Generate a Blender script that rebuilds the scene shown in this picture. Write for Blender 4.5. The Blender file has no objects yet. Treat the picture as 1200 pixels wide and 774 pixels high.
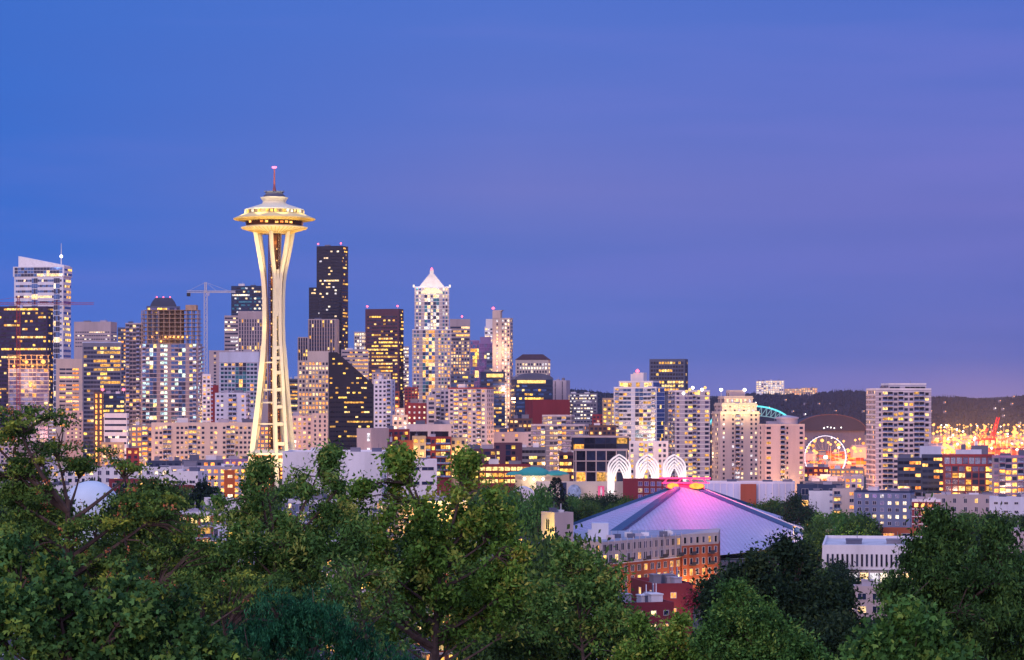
import bpy, math, random
import numpy as np
from mathutils import Vector, Matrix

# ------------------------------------------------------------------ camera, sky, light, exposure
S = bpy.context.scene
COL = S.collection
R = math.radians
F, HZ, CX, EYE = 2890.0, 470.0, 600.0, 60.0      # focal length in photo pixels, horizon row, centre column, eye height

cam = bpy.data.cameras.new('camera'); camo = bpy.data.objects.new('camera', cam); COL.objects.link(camo)
camo.location = (0, 0, EYE); camo.rotation_euler = (R(90), 0, 0)
cam.sensor_width = 36; cam.lens = 36 * F / 1200; cam.shift_y = (HZ - 387) / 1200
cam.clip_start = 1; cam.clip_end = 40000
S.camera = camo
S.view_settings.view_transform = 'Standard'; S.view_settings.look = 'None'
S.view_settings.exposure = 0; S.view_settings.gamma = 1
S.cycles.use_denoising = True
S.cycles.max_bounces = 5; S.cycles.diffuse_bounces = 2; S.cycles.glossy_bounces = 2
S.cycles.transparent_max_bounces = 6; S.cycles.volume_bounces = 0
S.cycles.sample_clamp_indirect = 3; S.cycles.sample_clamp_direct = 12
S.cycles.use_light_tree = True

def lin(r, g, b):
    return tuple(((v/255)/12.92 if v/255 <= .04045 else ((v/255+.055)/1.055)**2.4) for v in (r, g, b))

def world():
    w = bpy.data.worlds.new('World'); S.world = w; w.use_nodes = True
    nt = w.node_tree; N = nt.nodes; L = nt.links; N.clear()
    out = N.new('ShaderNodeOutputWorld')
    tc = N.new('ShaderNodeTexCoord'); sep = N.new('ShaderNodeSeparateXYZ'); L.new(tc.outputs['Generated'], sep.inputs[0])
    def ramp(src, a, b, stops):
        m = N.new('ShaderNodeMapRange'); m.inputs[1].default_value = a; m.inputs[2].default_value = b; L.new(src, m.inputs[0])
        r = N.new('ShaderNodeValToRGB'); e = r.color_ramp.elements
        e[0].position = stops[0][0]; e[0].color = (*stops[0][1], 1); e[1].position = stops[-1][0]; e[1].color = (*stops[-1][1], 1)
        for p, c in stops[1:-1]:
            k = e.new(p); k.color = (*c, 1)
        L.new(m.outputs[0], r.inputs[0]); return r.outputs[0]
    def mix(f, a, b, mode='MIX'):
        m = N.new('ShaderNodeMix'); m.data_type = 'RGBA'; m.blend_type = mode
        if isinstance(f, float): m.inputs[0].default_value = f
        else: L.new(f, m.inputs[0])
        for i, v in ((6, a), (7, b)):
            if isinstance(v, tuple): m.inputs[i].default_value = (*v, 1)
            else: L.new(v, m.inputs[i])
        return m.outputs[2]
    def mr(src, a, b, c=0., d=1., smooth=False):
        m = N.new('ShaderNodeMapRange'); m.inputs[1].default_value = a; m.inputs[2].default_value = b
        m.inputs[3].default_value = c; m.inputs[4].default_value = d
        if smooth: m.interpolation_type = 'SMOOTHSTEP'
        L.new(src, m.inputs[0]); return m.outputs[0]
    z = sep.outputs[2]
    left = ramp(z, 0, .5, [(0, lin(66, 114, 212)), (.08, lin(54, 110, 209)), (.33, lin(60, 111, 206)), (1, lin(52, 70, 150))])
    mid = ramp(z, 0, .5, [(0, lin(96, 116, 200)), (.05, lin(92, 118, 202)), (.11, lin(82, 112, 197)), (.17, lin(112, 122, 201)), (.23, lin(94, 118, 204)), (.33, lin(80, 116, 207)), (1, lin(60, 76, 150))])
    right = ramp(z, 0, .5, [(0, lin(138, 124, 180)), (.014, lin(126, 118, 184)), (.035, lin(88, 104, 186)), (.08, lin(90, 108, 193)), (.155, lin(108, 114, 196)), (.22, lin(98, 114, 200)), (.33, lin(80, 112, 204)), (1, lin(70, 78, 150))])
    fl = mix(mr(sep.outputs[0], -.2, 0., smooth=False), left, mid)
    fr = mix(mr(sep.outputs[0], .0, .2), fl, right)
    mp = N.new('ShaderNodeMapping'); mp.inputs['Scale'].default_value = (2.2, 2, 24); mp.inputs['Rotation'].default_value = (0, R(4), 0)
    L.new(tc.outputs['Generated'], mp.inputs[0])
    no = N.new('ShaderNodeTexNoise'); no.inputs['Scale'].default_value = 1.3; no.inputs['Detail'].default_value = 4; no.inputs['Roughness'].default_value = .5
    L.new(mp.outputs[0], no.inputs[0])
    cl = mix(mr(no.outputs[0], .42, .75, 0., .34), fr, lin(136, 126, 212))
    cl = mix(mr(no.outputs[0], .55, .25, 0., .12), cl, lin(72, 92, 176))
    # afterglow on the side of the sky behind the viewer
    glow = ramp(z, -.1, 1, [(0, (.6, .38, .50)), (.12, (1.15, .72, .88)), (.3, (.90, .72, 1.15)), (.6, (.66, .70, 1.25)), (1, (.54, .66, 1.2))])
    g = mix(mr(sep.outputs[1], .25, -.65, smooth=True), cl, glow)
    up = mix(mr(z, .35, .9, smooth=True), g, (.56, .66, 1.2))
    bg = N.new('ShaderNodeBackground'); L.new(up, bg.inputs[0]); bg.inputs[1].default_value = 1.0
    sky = N.new('ShaderNodeTexSky'); sky.sky_type = 'NISHITA'; sky.sun_disc = False
    sky.sun_elevation = R(1.5); sky.sun_rotation = R(215); sky.air_density = 1.4; sky.ozone_density = 3
    bg2 = N.new('ShaderNodeBackground'); L.new(sky.outputs[0], bg2.inputs[0]); bg2.inputs[1].default_value = .006
    ad = N.new('ShaderNodeAddShader'); L.new(bg.outputs[0], ad.inputs[0]); L.new(bg2.outputs[0], ad.inputs[1])
    L.new(ad.outputs[0], out.inputs[0])
world()

sl = bpy.data.lights.new('afterglow_sun', 'SUN'); sl.energy = 1.1; sl.angle = R(25); sl.color = (1, .72, .66)
so = bpy.data.objects.new('afterglow_sun', sl); COL.objects.link(so)
so.rotation_euler = Vector((.42, .85, -.32)).to_track_quat('-Z', 'Y').to_euler()     # low, from behind the viewer's left shoulder

def lamp(loc, power, col=(1, .62, .3), r=1.5, kind='POINT', aim=None, angle=60, parent=None, name='lamp_light'):
    l = bpy.data.lights.new(name, kind); l.energy = power; l.color = col
    l.shadow_soft_size = r
    o = bpy.data.objects.new(name, l); COL.objects.link(o); o.location = loc
    if kind == 'SPOT':
        l.spot_size = R(angle); l.spot_blend = .6
        o.rotation_euler = (Vector(aim) - Vector(loc)).to_track_quat('-Z', 'Y').to_euler()
    if parent: o.parent = parent
    return o

# ------------------------------------------------------------------ helpers
def X(px, D): return (px - CX) / F * D
def Z(py, D): return EYE + (HZ - py) / F * D

def sstep(a, b, v):
    t = min(1, max(0, (v - a) / (b - a))); return t * t * (3 - 2 * t)
def ground(x, y):
    z = 58.2 * (1 - sstep(-5, 60, y)) * .22 + 58.2 * .78 * (1 - sstep(15, 430, y))
    if y < 8: z = 58.2
    z -= 40 * sstep(1900, 2700, y) * sstep(20, 260, x + (y - 1900) * .05)
    z -= 40 * sstep(3400, 4200, y) * (1 - sstep(20, 260, x + (y - 1900) * .05))
    return z

MATS = {}
def mat(name, col, rough=.85, metal=0., var=.12, scale=.25, bump=0., spec=.3, ior=1.45, streak=False):
    if name in MATS: return MATS[name]
    m = bpy.data.materials.new(name); m.use_nodes = True; nt = m.node_tree; N = nt.nodes; L = nt.links
    b = N['Principled BSDF']; b.inputs['Roughness'].default_value = rough; b.inputs['Metallic'].default_value = metal
    b.inputs['Specular IOR Level'].default_value = spec; b.inputs['IOR'].default_value = ior
    b.inputs['Base Color'].default_value = (*col, 1)
    if var > 0 or bump > 0:
        g = N.new('ShaderNodeNewGeometry'); mp = N.new('ShaderNodeMapping'); L.new(g.outputs['Position'], mp.inputs[0])
        if streak: mp.inputs['Scale'].default_value = (1, 1, .15)
        no = N.new('ShaderNodeTexNoise'); no.inputs['Scale'].default_value = scale; no.inputs['Detail'].default_value = 5; no.inputs['Roughness'].default_value = .65
        L.new(mp.outputs[0], no.inputs[0])
        r = N.new('ShaderNodeValToRGB'); L.new(no.outputs[0], r.inputs[0])
        r.color_ramp.elements[0].position = .3; r.color_ramp.elements[1].position = .7
        r.color_ramp.elements[0].color = (*[c * (1 - var) for c in col], 1); r.color_ramp.elements[1].color = (*[min(1, c * (1 + var)) for c in col], 1)
        L.new(r.outputs[0], b.inputs['Base Color'])
        if bump > 0:
            bp = N.new('ShaderNodeBump'); bp.inputs['Strength'].default_value = bump; L.new(no.outputs[0], bp.inputs['Height']); L.new(bp.outputs[0], b.inputs['Normal'])
    MATS[name] = m; return m

def lit(name, rgb, s, var=.6, scale=.8, sample=False):
    if name in MATS: return MATS[name]
    s *= 1.22 if name.startswith('lit_') else 1
    m = bpy.data.materials.new(name); m.use_nodes = True; nt = m.node_tree; N = nt.nodes; L = nt.links
    N.remove(N['Principled BSDF']); e = N.new('ShaderNodeEmission'); e.inputs[0].default_value = (*rgb, 1)
    L.new(e.outputs[0], N['Material Output'].inputs[0])
    g = N.new('ShaderNodeNewGeometry'); no = N.new('ShaderNodeTexNoise'); no.inputs['Scale'].default_value = scale; no.inputs['Detail'].default_value = 2
    L.new(g.outputs['Position'], no.inputs[0])
    mr = N.new('ShaderNodeMapRange'); mr.inputs[1].default_value = .35; mr.inputs[2].default_value = .65
    mr.inputs[3].default_value = s * (1 - var); mr.inputs[4].default_value = s * (1 + var)
    L.new(no.outputs[0], mr.inputs[0]); L.new(mr.outputs[0], e.inputs[1])
    if not sample: m.cycles.emission_sampling = 'NONE'
    MATS[name] = m; return m

W = {}   # wall / surface materials
for k, c in dict(cream=(.50, .43, .41), pink=(.44, .36, .38), lilac=(.40, .37, .46), white=(.68, .66, .72), grey=(.20, .19, .25), brown=(.13, .075, .07),
                 dark=(.030, .026, .042), brick=(.34, .09, .05), maroon=(.20, .030, .045), orange=(.55, .13, .045), navy=(.035, .05, .11), slate=(.11, .12, .19),
                 concrete=(.27, .23, .27), bluewhite=(.50, .54, .70), purple=(.26, .17, .34), purple2=(.055, .035, .085), tan=(.42, .31, .24), teal=(.03, .27, .25), plum=(.10, .045, .07),
                 roofgrey=(.22, .22, .27), roofdark=(.06, .06, .08), roofwhite=(.55, .55, .62), roofred=(.22, .035, .04), roofpurple=(.13, .07, .13), bluegrey=(.16, .20, .33)).items():
    W[k] = mat('wall_' + k if not k.startswith('roof') else k, c, .8, var=.14, scale=.12, streak=not k.startswith('roof'))
for k, c, me, ro in (('dark', (.02, .03, .08), .18, .12), ('blue', (.07, .15, .36), .75, .12), ('teal', (.05, .22, .30), .7, .12), ('lilac', (.17, .17, .34), .75, .2),
                     ('black', (.012, .013, .03), .12, .08), ('mauve', (.22, .14, .34), .7, .18), ('pale', (.30, .38, .62), .75, .2)):
    W['g_' + k] = mat('glass_' + k, c, ro, me, var=.45, scale=.22, spec=.6)
W['steel'] = mat('painted_steel', (.55, .55, .6), .5, .2)
W['redsteel'] = mat('red_steel', (.30, .03, .04), .5, .1)
W['frame'] = mat('window_frame', (.5, .46, .5), .5)
W['darkframe'] = mat('dark_frame', (.05, .045, .06), .5)
W['asphalt'] = mat('asphalt', (.05, .048, .055), .9, scale=.3)
W['bark'] = mat('bark', (.085, .06, .055), .95, var=.4, scale=3, bump=.6)
W['black'] = mat('black_metal', (.02, .02, .025), .5)

PAL = {
 'warm':   [lit('lit_warm_a', (1, .50, .14), 1.35), lit('lit_warm_b', (1, .66, .32), 1.3), lit('lit_warm_c', (1, .36, .09), 1.1), lit('lit_warm_d', (1, .60, .38), .55), lit('lit_warm_e', (1, .50, .18), .75)],
 'yellow': [lit('lit_yellow_a', (1, .58, .11), 1.5), lit('lit_yellow_b', (1, .66, .24), 1.3), lit('lit_yellow_c', (1, .44, .08), 1.0), lit('lit_yellow_d', (1, .50, .12), .6)],
 'pale':   [lit('lit_pale_a', (1, .84, .62), 1.4), lit('lit_pale_b', (1, .70, .45), 1.1), lit('lit_pale_c', (.9, .82, .9), .8), lit('lit_warm_b', (1, .70, .34), 1.5)],
 'cool':   [lit('lit_cool_a', (.75, 1, .85), 1.1), lit('lit_cool_b', (.6, .85, 1), .8), lit('lit_pale_a', (1, .84, .62), 1.4), lit('lit_yellow_b', (1, .72, .28), 1.6)],
 'orange': [lit('lit_orange_a', (1, .36, .07), 1.8), lit('lit_orange_b', (1, .5, .12), 1.8), lit('lit_orange_c', (1, .28, .06), 1.1)],
}
E_WHITE = lit('lamp_white', (1, .93, .85), 5, .1, sample=False)
E_SODIUM = lit('lamp_sodium', (1, .44, .11), 2.6, .2, sample=False)
E_RED = lit('lamp_red', (1, .10, .16), 5, .1)
E_GOLD = lit('lamp_gold', (1, .58, .18), 1.7, .3)
E_LILAC = lit('lamp_lilac', (1, .80, .92), 1.8, .1)
E_CYAN = lit('lamp_cyan', (.15, .85, .95), 1.3, .15)
E_MAGENTA = lit('lamp_magenta', (1, .06, .30), 2.0, .2)
E_ORANGE = lit('lamp_orange', (1, .33, .05), 2.0, .2)

class MB:
    def __init__(s): s.v = []; s.f = []; s.m = []
    def add(s, V, Fs, mi=0, M=None):
        n = len(s.v)
        s.v += [tuple(M @ Vector(p)) for p in V] if M is not None else [tuple(p) for p in V]
        s.f += [tuple(i + n for i in f) for f in Fs]
        s.m += mi if isinstance(mi, list) else [mi] * len(Fs)
        return s
    def box(s, x0, x1, y0, y1, z0, z1, mi=0, M=None, bottom=True):
        V = [(x0, y0, z0), (x1, y0, z0), (x1, y1, z0), (x0, y1, z0), (x0, y0, z1), (x1, y0, z1), (x1, y1, z1), (x0, y1, z1)]
        Fs = [(0, 1, 5, 4), (1, 2, 6, 5), (2, 3, 7, 6), (3, 0, 4, 7), (4, 5, 6, 7)] + ([(3, 2, 1, 0)] if bottom else [])
        return s.add(V, Fs, mi, M)
    def bar(s, a, b, r, mi=0, n=4, r2=None):
        a = Vector(a); b = Vector(b); d = b - a
        if d.length < 1e-6: return s
        d.normalize(); u = d.cross(Vector((0, 0, 1)) if abs(d.z) < .95 else Vector((1, 0, 0))).normalized(); w = d.cross(u)
        r2 = r if r2 is None else r2; V = []
        for p, rr in ((a, r), (b, r2)):
            for k in range(n):
                t = 2 * math.pi * (k + .5) / n; V.append(p + u * rr * math.cos(t) + w * rr * math.sin(t))
        Fs = [(k, (k + 1) % n, n + (k + 1) % n, n + k) for k in range(n)] + [tuple(range(n))[::-1], tuple(range(n, 2 * n))]
        return s.add(V, Fs, mi)
    def lathe(s, prof, mi=0, n=48, c=(0, 0)):
        V = []
        for r, z in prof:
            for k in range(n):
                t = 2 * math.pi * k / n; V.append((c[0] + r * math.cos(t), c[1] + r * math.sin(t), z))
        Fs = []
        for j in range(len(prof) - 1):
            for k in range(n):
                Fs.append((j * n + k, j * n + (k + 1) % n, (j + 1) * n + (k + 1) % n, (j + 1) * n + k))
        Fs.append(tuple(range(n))[::-1]); Fs.append(tuple(range((len(prof) - 1) * n, len(prof) * n)))
        return s.add(V, Fs, mi)
    def prism(s, poly, z0, z1, mi=0, M=None):
        n = len(poly); V = [(x, y, z0) for x, y in poly] + [(x, y, z1) for x, y in poly]
        Fs = [(k, (k + 1) % n, n + (k + 1) % n, n + k) for k in range(n)] + [tuple(range(n))[::-1], tuple(range(n, 2 * n))]
        return s.add(V, Fs, mi, M)
    def mesh(s, name, mats):
        me = bpy.data.meshes.new(name); me.from_pydata(s.v, [], s.f)
        for m in mats: me.materials.append(m)
        me.polygons.foreach_set('material_index', s.m); me.update(); return me
    def build(s, name, mats, parent=None, loc=None):
        o = bpy.data.objects.new(name, s.mesh(name, mats if isinstance(mats, (list, tuple)) else [mats])); COL.objects.link(o)
        if parent: o.parent = parent
        if loc: o.location = loc
        return o

def tag(o, label=None, cat=None, group=None, kind=None):
    if label: o['label'] = label
    if cat: o['category'] = cat
    if group: o['group'] = group
    if kind: o['kind'] = kind
    return o
def empty(name, loc=(0, 0, 0), rz=0, label=None, cat=None, group=None):
    o = bpy.data.objects.new(name, None); COL.objects.link(o); o.location = loc; o.rotation_euler = (0, 0, rz)
    return tag(o, label, cat, group)
def copy_tree(o, parent=None):
    c = o.copy(); COL.objects.link(c)
    if parent: c.parent = parent
    for ch in [q for q in o.children]: copy_tree(ch, c)
    return c

# ------------------------------------------------------------------ terrain
def terrain():
    ys = sorted(set(list(range(-400, 700, 20)) + list(range(700, 4400, 100)) + list(range(4400, 14001, 400)) + [20000, 30000]))
    xs = sorted(set(list(range(-400, 401, 40)) + [s * v for s in (-1, 1) for v in (500, 650, 800, 1000, 1300, 1700, 2200, 3000, 4200, 6000, 9000, 14000)]))
    V = [(x, y, ground(x, y)) for y in ys for x in xs]; n = len(xs)
    Fs = [(j * n + i, j * n + i + 1, (j + 1) * n + i + 1, (j + 1) * n + i) for j in range(len(ys) - 1) for i in range(n - 1)]
    m = mat('city_ground', (.06, .06, .065), .95, var=.5, scale=.02)
    o = MB().add(V, Fs).build('ground', m); tag(o, kind='structure')
    for p in o.data.polygons: p.use_smooth = True
    # far hills
    rnd = random.Random(5)
    def hz(x, y):   # ridge
        px = CX + x / y * F
        top = 66 + 8 * math.sin(px * .021) + 5 * math.sin(px * .057 + 1) - 8 * sstep(960, 1150, px)
        t = sstep(7150, 8500, y); return -42 + (top + 42) * t
    ys = list(range(7100, 9000, 100)); xs = list(range(-2600, 3300, 60))
    V = [(x, y, hz(x, y) + (rnd.random() - .5) * 5) for y in ys for x in xs]; n = len(xs)
    Fs = [(j * n + i, j * n + i + 1, (j + 1) * n + i + 1, (j + 1) * n + i) for j in range(len(ys) - 1) for i in range(n - 1)]
    o = MB().add(V, Fs).build('hills', mat('hill_ground', (.012, .014, .022), .95, var=.4, scale=.01)); tag(o, kind='structure')
    V = []; Fs = []
    ys = [11500, 12500, 13500, 14500]; xs = list(range(-3500, 5200, 100))
    V = [(x, y, (-42 if j == 0 else 60 + 42 * (.7 + .3 * math.sin(x * .0011 + 2) + .06 * math.sin(x * .009)) * j / 3) + rnd.random() * 6) for j, y in enumerate(ys) for x in xs]; n = len(xs)
    Fs = [(j * n + i, j * n + i + 1, (j + 1) * n + i + 1, (j + 1) * n + i) for j in range(len(ys) - 1) for i in range(n - 1)]
    tag(MB().add(V, Fs).build('hills', MATS['hill_ground']), kind='structure')
    mb = MB()
    for k in range(7500):
        y = 7200 + 1500 * rnd.random() ** .7; x = X(rnd.uniform(640, 1215), y); z = hz(x, y)
        h = rnd.uniform(9, 22); r = rnd.uniform(4, 9)
        if rnd.random() < .3: r *= .55; h *= 1.3; prof = [(r, .1), (.6 * r, .5), (.1, 1)]
        else: prof = [(.7 * r, .15), (r, .45), (.75 * r, .8), (.2 * r, 1)]
        q = rnd.random() * 6
        V = []
        for rr, t in prof:
            for a in range(5):
                w = rr * rnd.uniform(.7, 1.25); V.append((x + w * math.cos(q + a * 1.257), y + w * math.sin(q + a * 1.257), z + t * h))
        Fs = [(j * 5 + a, j * 5 + (a + 1) % 5, (j + 1) * 5 + (a + 1) % 5, (j + 1) * 5 + a) for j in range(len(prof) - 1) for a in range(5)]
        Fs.append(tuple(range(len(V) - 5, len(V))))
        mb.add(V, Fs)
    o = mb.build('forest', mat('far_forest', (.005, .010, .030), .95, var=.6, scale=.02)); tag(o, 'dark wooded slope covering the far hills under the horizon', 'forest', kind='stuff')
terrain()

# streets: strips a little above the ground with raised kerbs
NST = [0]
def street(x0, y0, x1, y1, w, nm='road'):
    NST[0] += 1; lift = NST[0] * .012
    d = Vector((x1 - x0, y1 - y0)); L = d.length; d.normalize(); n = Vector((-d.y, d.x)); k = max(2, int(L / 40))
    mb = MB()
    for off0, off1, up, mi in ((-w/2, w/2, .12, 0), (-w/2 - 3, -w/2, .25, 1), (w/2, w/2 + 3, .25, 1), (-.1, .1, .124, 2)):
        for i in range(k):
            P = []
            for t in (i / k, (i + 1) / k):
                c = Vector((x0, y0)).lerp(Vector((x1, y1)), t)
                for o in (off0, off1):
                    q = c + n * o; P.append((q.x, q.y, ground(c.x, c.y) + up + lift))
            mb.add(P, [(0, 2, 3, 1)], mi)
    tag(mb.build(nm, [W['asphalt'], mat('pavement', (.22, .21, .21)), mat('road_paint', (.7, .7, .68))]), kind='structure')
for a in ((-260, 760, 420, 760, 12), (-300, 940, 520, 940, 12), (-380, 1180, 620, 1180, 14), (-500, 1470, 700, 1470, 14), (-600, 1780, 700, 1780, 14), (-120, 560, -120, 2400, 12), (190, 700, 190, 2600, 14), (20, 560, 20, 960, 12), (330, 700, 330, 2400, 12), (-300, 700, -300, 2400, 12)):
    street(*a)

# ------------------------------------------------------------------ building system
WCACHE = {}
def window_geo(w, h, near):
    """one window: glass set between a frame, built in the wall's x-z plane, outward = -y"""
    if near:
        f = .11; V = []; Fs = []; mi = []
        mb = MB()
        mb.box(-w/2 + f, w/2 - f, -.03, .05, -h/2 + f, h/2 - f, 0)
        mb.box(-w/2, w/2, -.12, .02, -h/2, -h/2 + f, 1); mb.box(-w/2, w/2, -.12, .02, h/2 - f, h/2, 1)
        mb.box(-w/2, -w/2 + f, -.12, .02, -h/2 + f, h/2 - f, 1); mb.box(w/2 - f, w/2, -.12, .02, -h/2 + f, h/2 - f, 1)
        if w > 1.4: mb.box(-.05, .05, -.10, .02, -h/2 + f, h/2 - f, 1)
        return mb
    mb = MB(); mb.box(-w/2, w/2, -.06, .04, -h/2, h/2, 0, bottom=False); return mb

def window_mesh(w, h, near, m, fm):
    w = round(w, 2); h = round(h, 2); k = (w, h, near, m.name, fm.name)
    if k not in WCACHE: WCACHE[k] = window_geo(w, h, near).mesh('window', [m, fm] if near else [m])
    return WCACHE[k]

DEF = dict(fh=3.5, bay=3.4, wf=.6, hf=.5, p=.25, pal='warm', glass='dark', row=0., fin=0., finw=.5, band=0., bandh=.5, pat=None, base=0, topskip=0, clump=0, frame='frame', wall=None, off=0, mg=.03, trim=None)
def st(_b=None, **k):
    d = dict(DEF)
    if _b: d.update(_b)
    d.update(k); return d
OFF = st(fh=4, bay=2.6, wf=.97, hf=.46, p=.14, row=.42, pal='yellow')
CUR = st(fh=3.9, bay=2.6, wf=.94, hf=.48, p=.1, row=.25, pal='yellow', glass='black', wall='dark', frame='darkframe')
APT = st(fh=3.1, bay=3.2, wf=.62, hf=.56, p=.3, pal='warm')

def facade(rng, face, Wd, z0, z1, s, wallmb, trimmb, wins, bals, zvis):
    """face = (origin point at left end looking at it, along vector, outward normal, yaw)"""
    o, ux, nn, yaw = face
    H = z1 - z0 - s['topskip'] - s['base']
    if H < 2 or Wd < 2: return
    nf = max(1, round(H / s['fh'])); fh = H / nf
    mg = s['mg'] * Wd; nb = max(1, round((Wd - 2 * mg) / s['bay'])); bw = (Wd - 2 * mg) / nb
    pat = s['pat'] or 'w'
    if len(pat) > 1:
        if len(pat) >= nb: pat = ''.join(pat[int((i + .5) * len(pat) / nb)] for i in range(nb))
        else: pat = (pat * (nb // len(pat) + 1))[:nb]
    else: pat = pat * nb
    pal = PAL[s['pal']]; gl = [W['g_' + g] for g in s['glass'].split()]
    yawm = Matrix.Rotation(yaw, 4, 'Z')
    colp = [rng.random() < .12 for _ in range(nb)]
    for j in range(nf):
        zc = z0 + s['base'] + (j + .5) * fh
        rowlit = rng.random() < s['row'] * 1.2; a0 = rng.random() * .5; a1 = a0 + .3 + rng.random() * .7; rm = rng.choice(pal)
        for i in range(nb):
            c = pat[i]
            if c == '.': continue
            if zc < zvis: continue
            wf, hf = s['wf'], s['hf']
            if c == 'g': wf, hf = .94, .88
            elif c == 'n': wf *= .55
            elif c == 'W': wf = .92
            elif c in 'bB': wf, hf = .88, .84
            elif c == 'h': wf, hf = .9, .35
            pp = s['p'] * 1.35 * (1.3 if c in 'bl' else 1)
            on = rng.random() < pp or (rowlit and a0 <= i / nb <= a1 and rng.random() < .88) or c == 'L'
            if c == 'l': on = rng.random() < .75
            m = (rm if rowlit and rng.random() < .6 else rng.choice(pal)) if on else rng.choice(gl)
            p = o + ux * (mg + (i + .5) * bw) + Vector((0, 0, zc)) + nn * .0
            wins.append((on, zc, p, yaw, bw * wf, fh * hf, m, s['frame']))
            if c in 'bB': bals.append((zc, p - Vector((0, 0, fh * .42)), yaw, bw * .96, fh))
    if s['fin'] > 0:
        for i in range(nb + 1):
            p = o + ux * (mg + i * bw)
            M = Matrix.Translation((p.x, p.y, 0)) @ yawm
            trimmb.box(-s['finw']/2, s['finw']/2, -s['fin'], .0, z0, z1 - .01, 0, M)
    if s['band'] > 0:
        M = Matrix.Translation((o.x, o.y, 0)) @ yawm
        for j in range(nf + 1):
            z = z0 + s['base'] + j * fh
            if z < zvis - 4: continue
            trimmb.box(.02, Wd - .02, -s['band'], 0, z - s['bandh']/2, min(z1 - .02, z + s['bandh']/2), 0, M)

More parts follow.
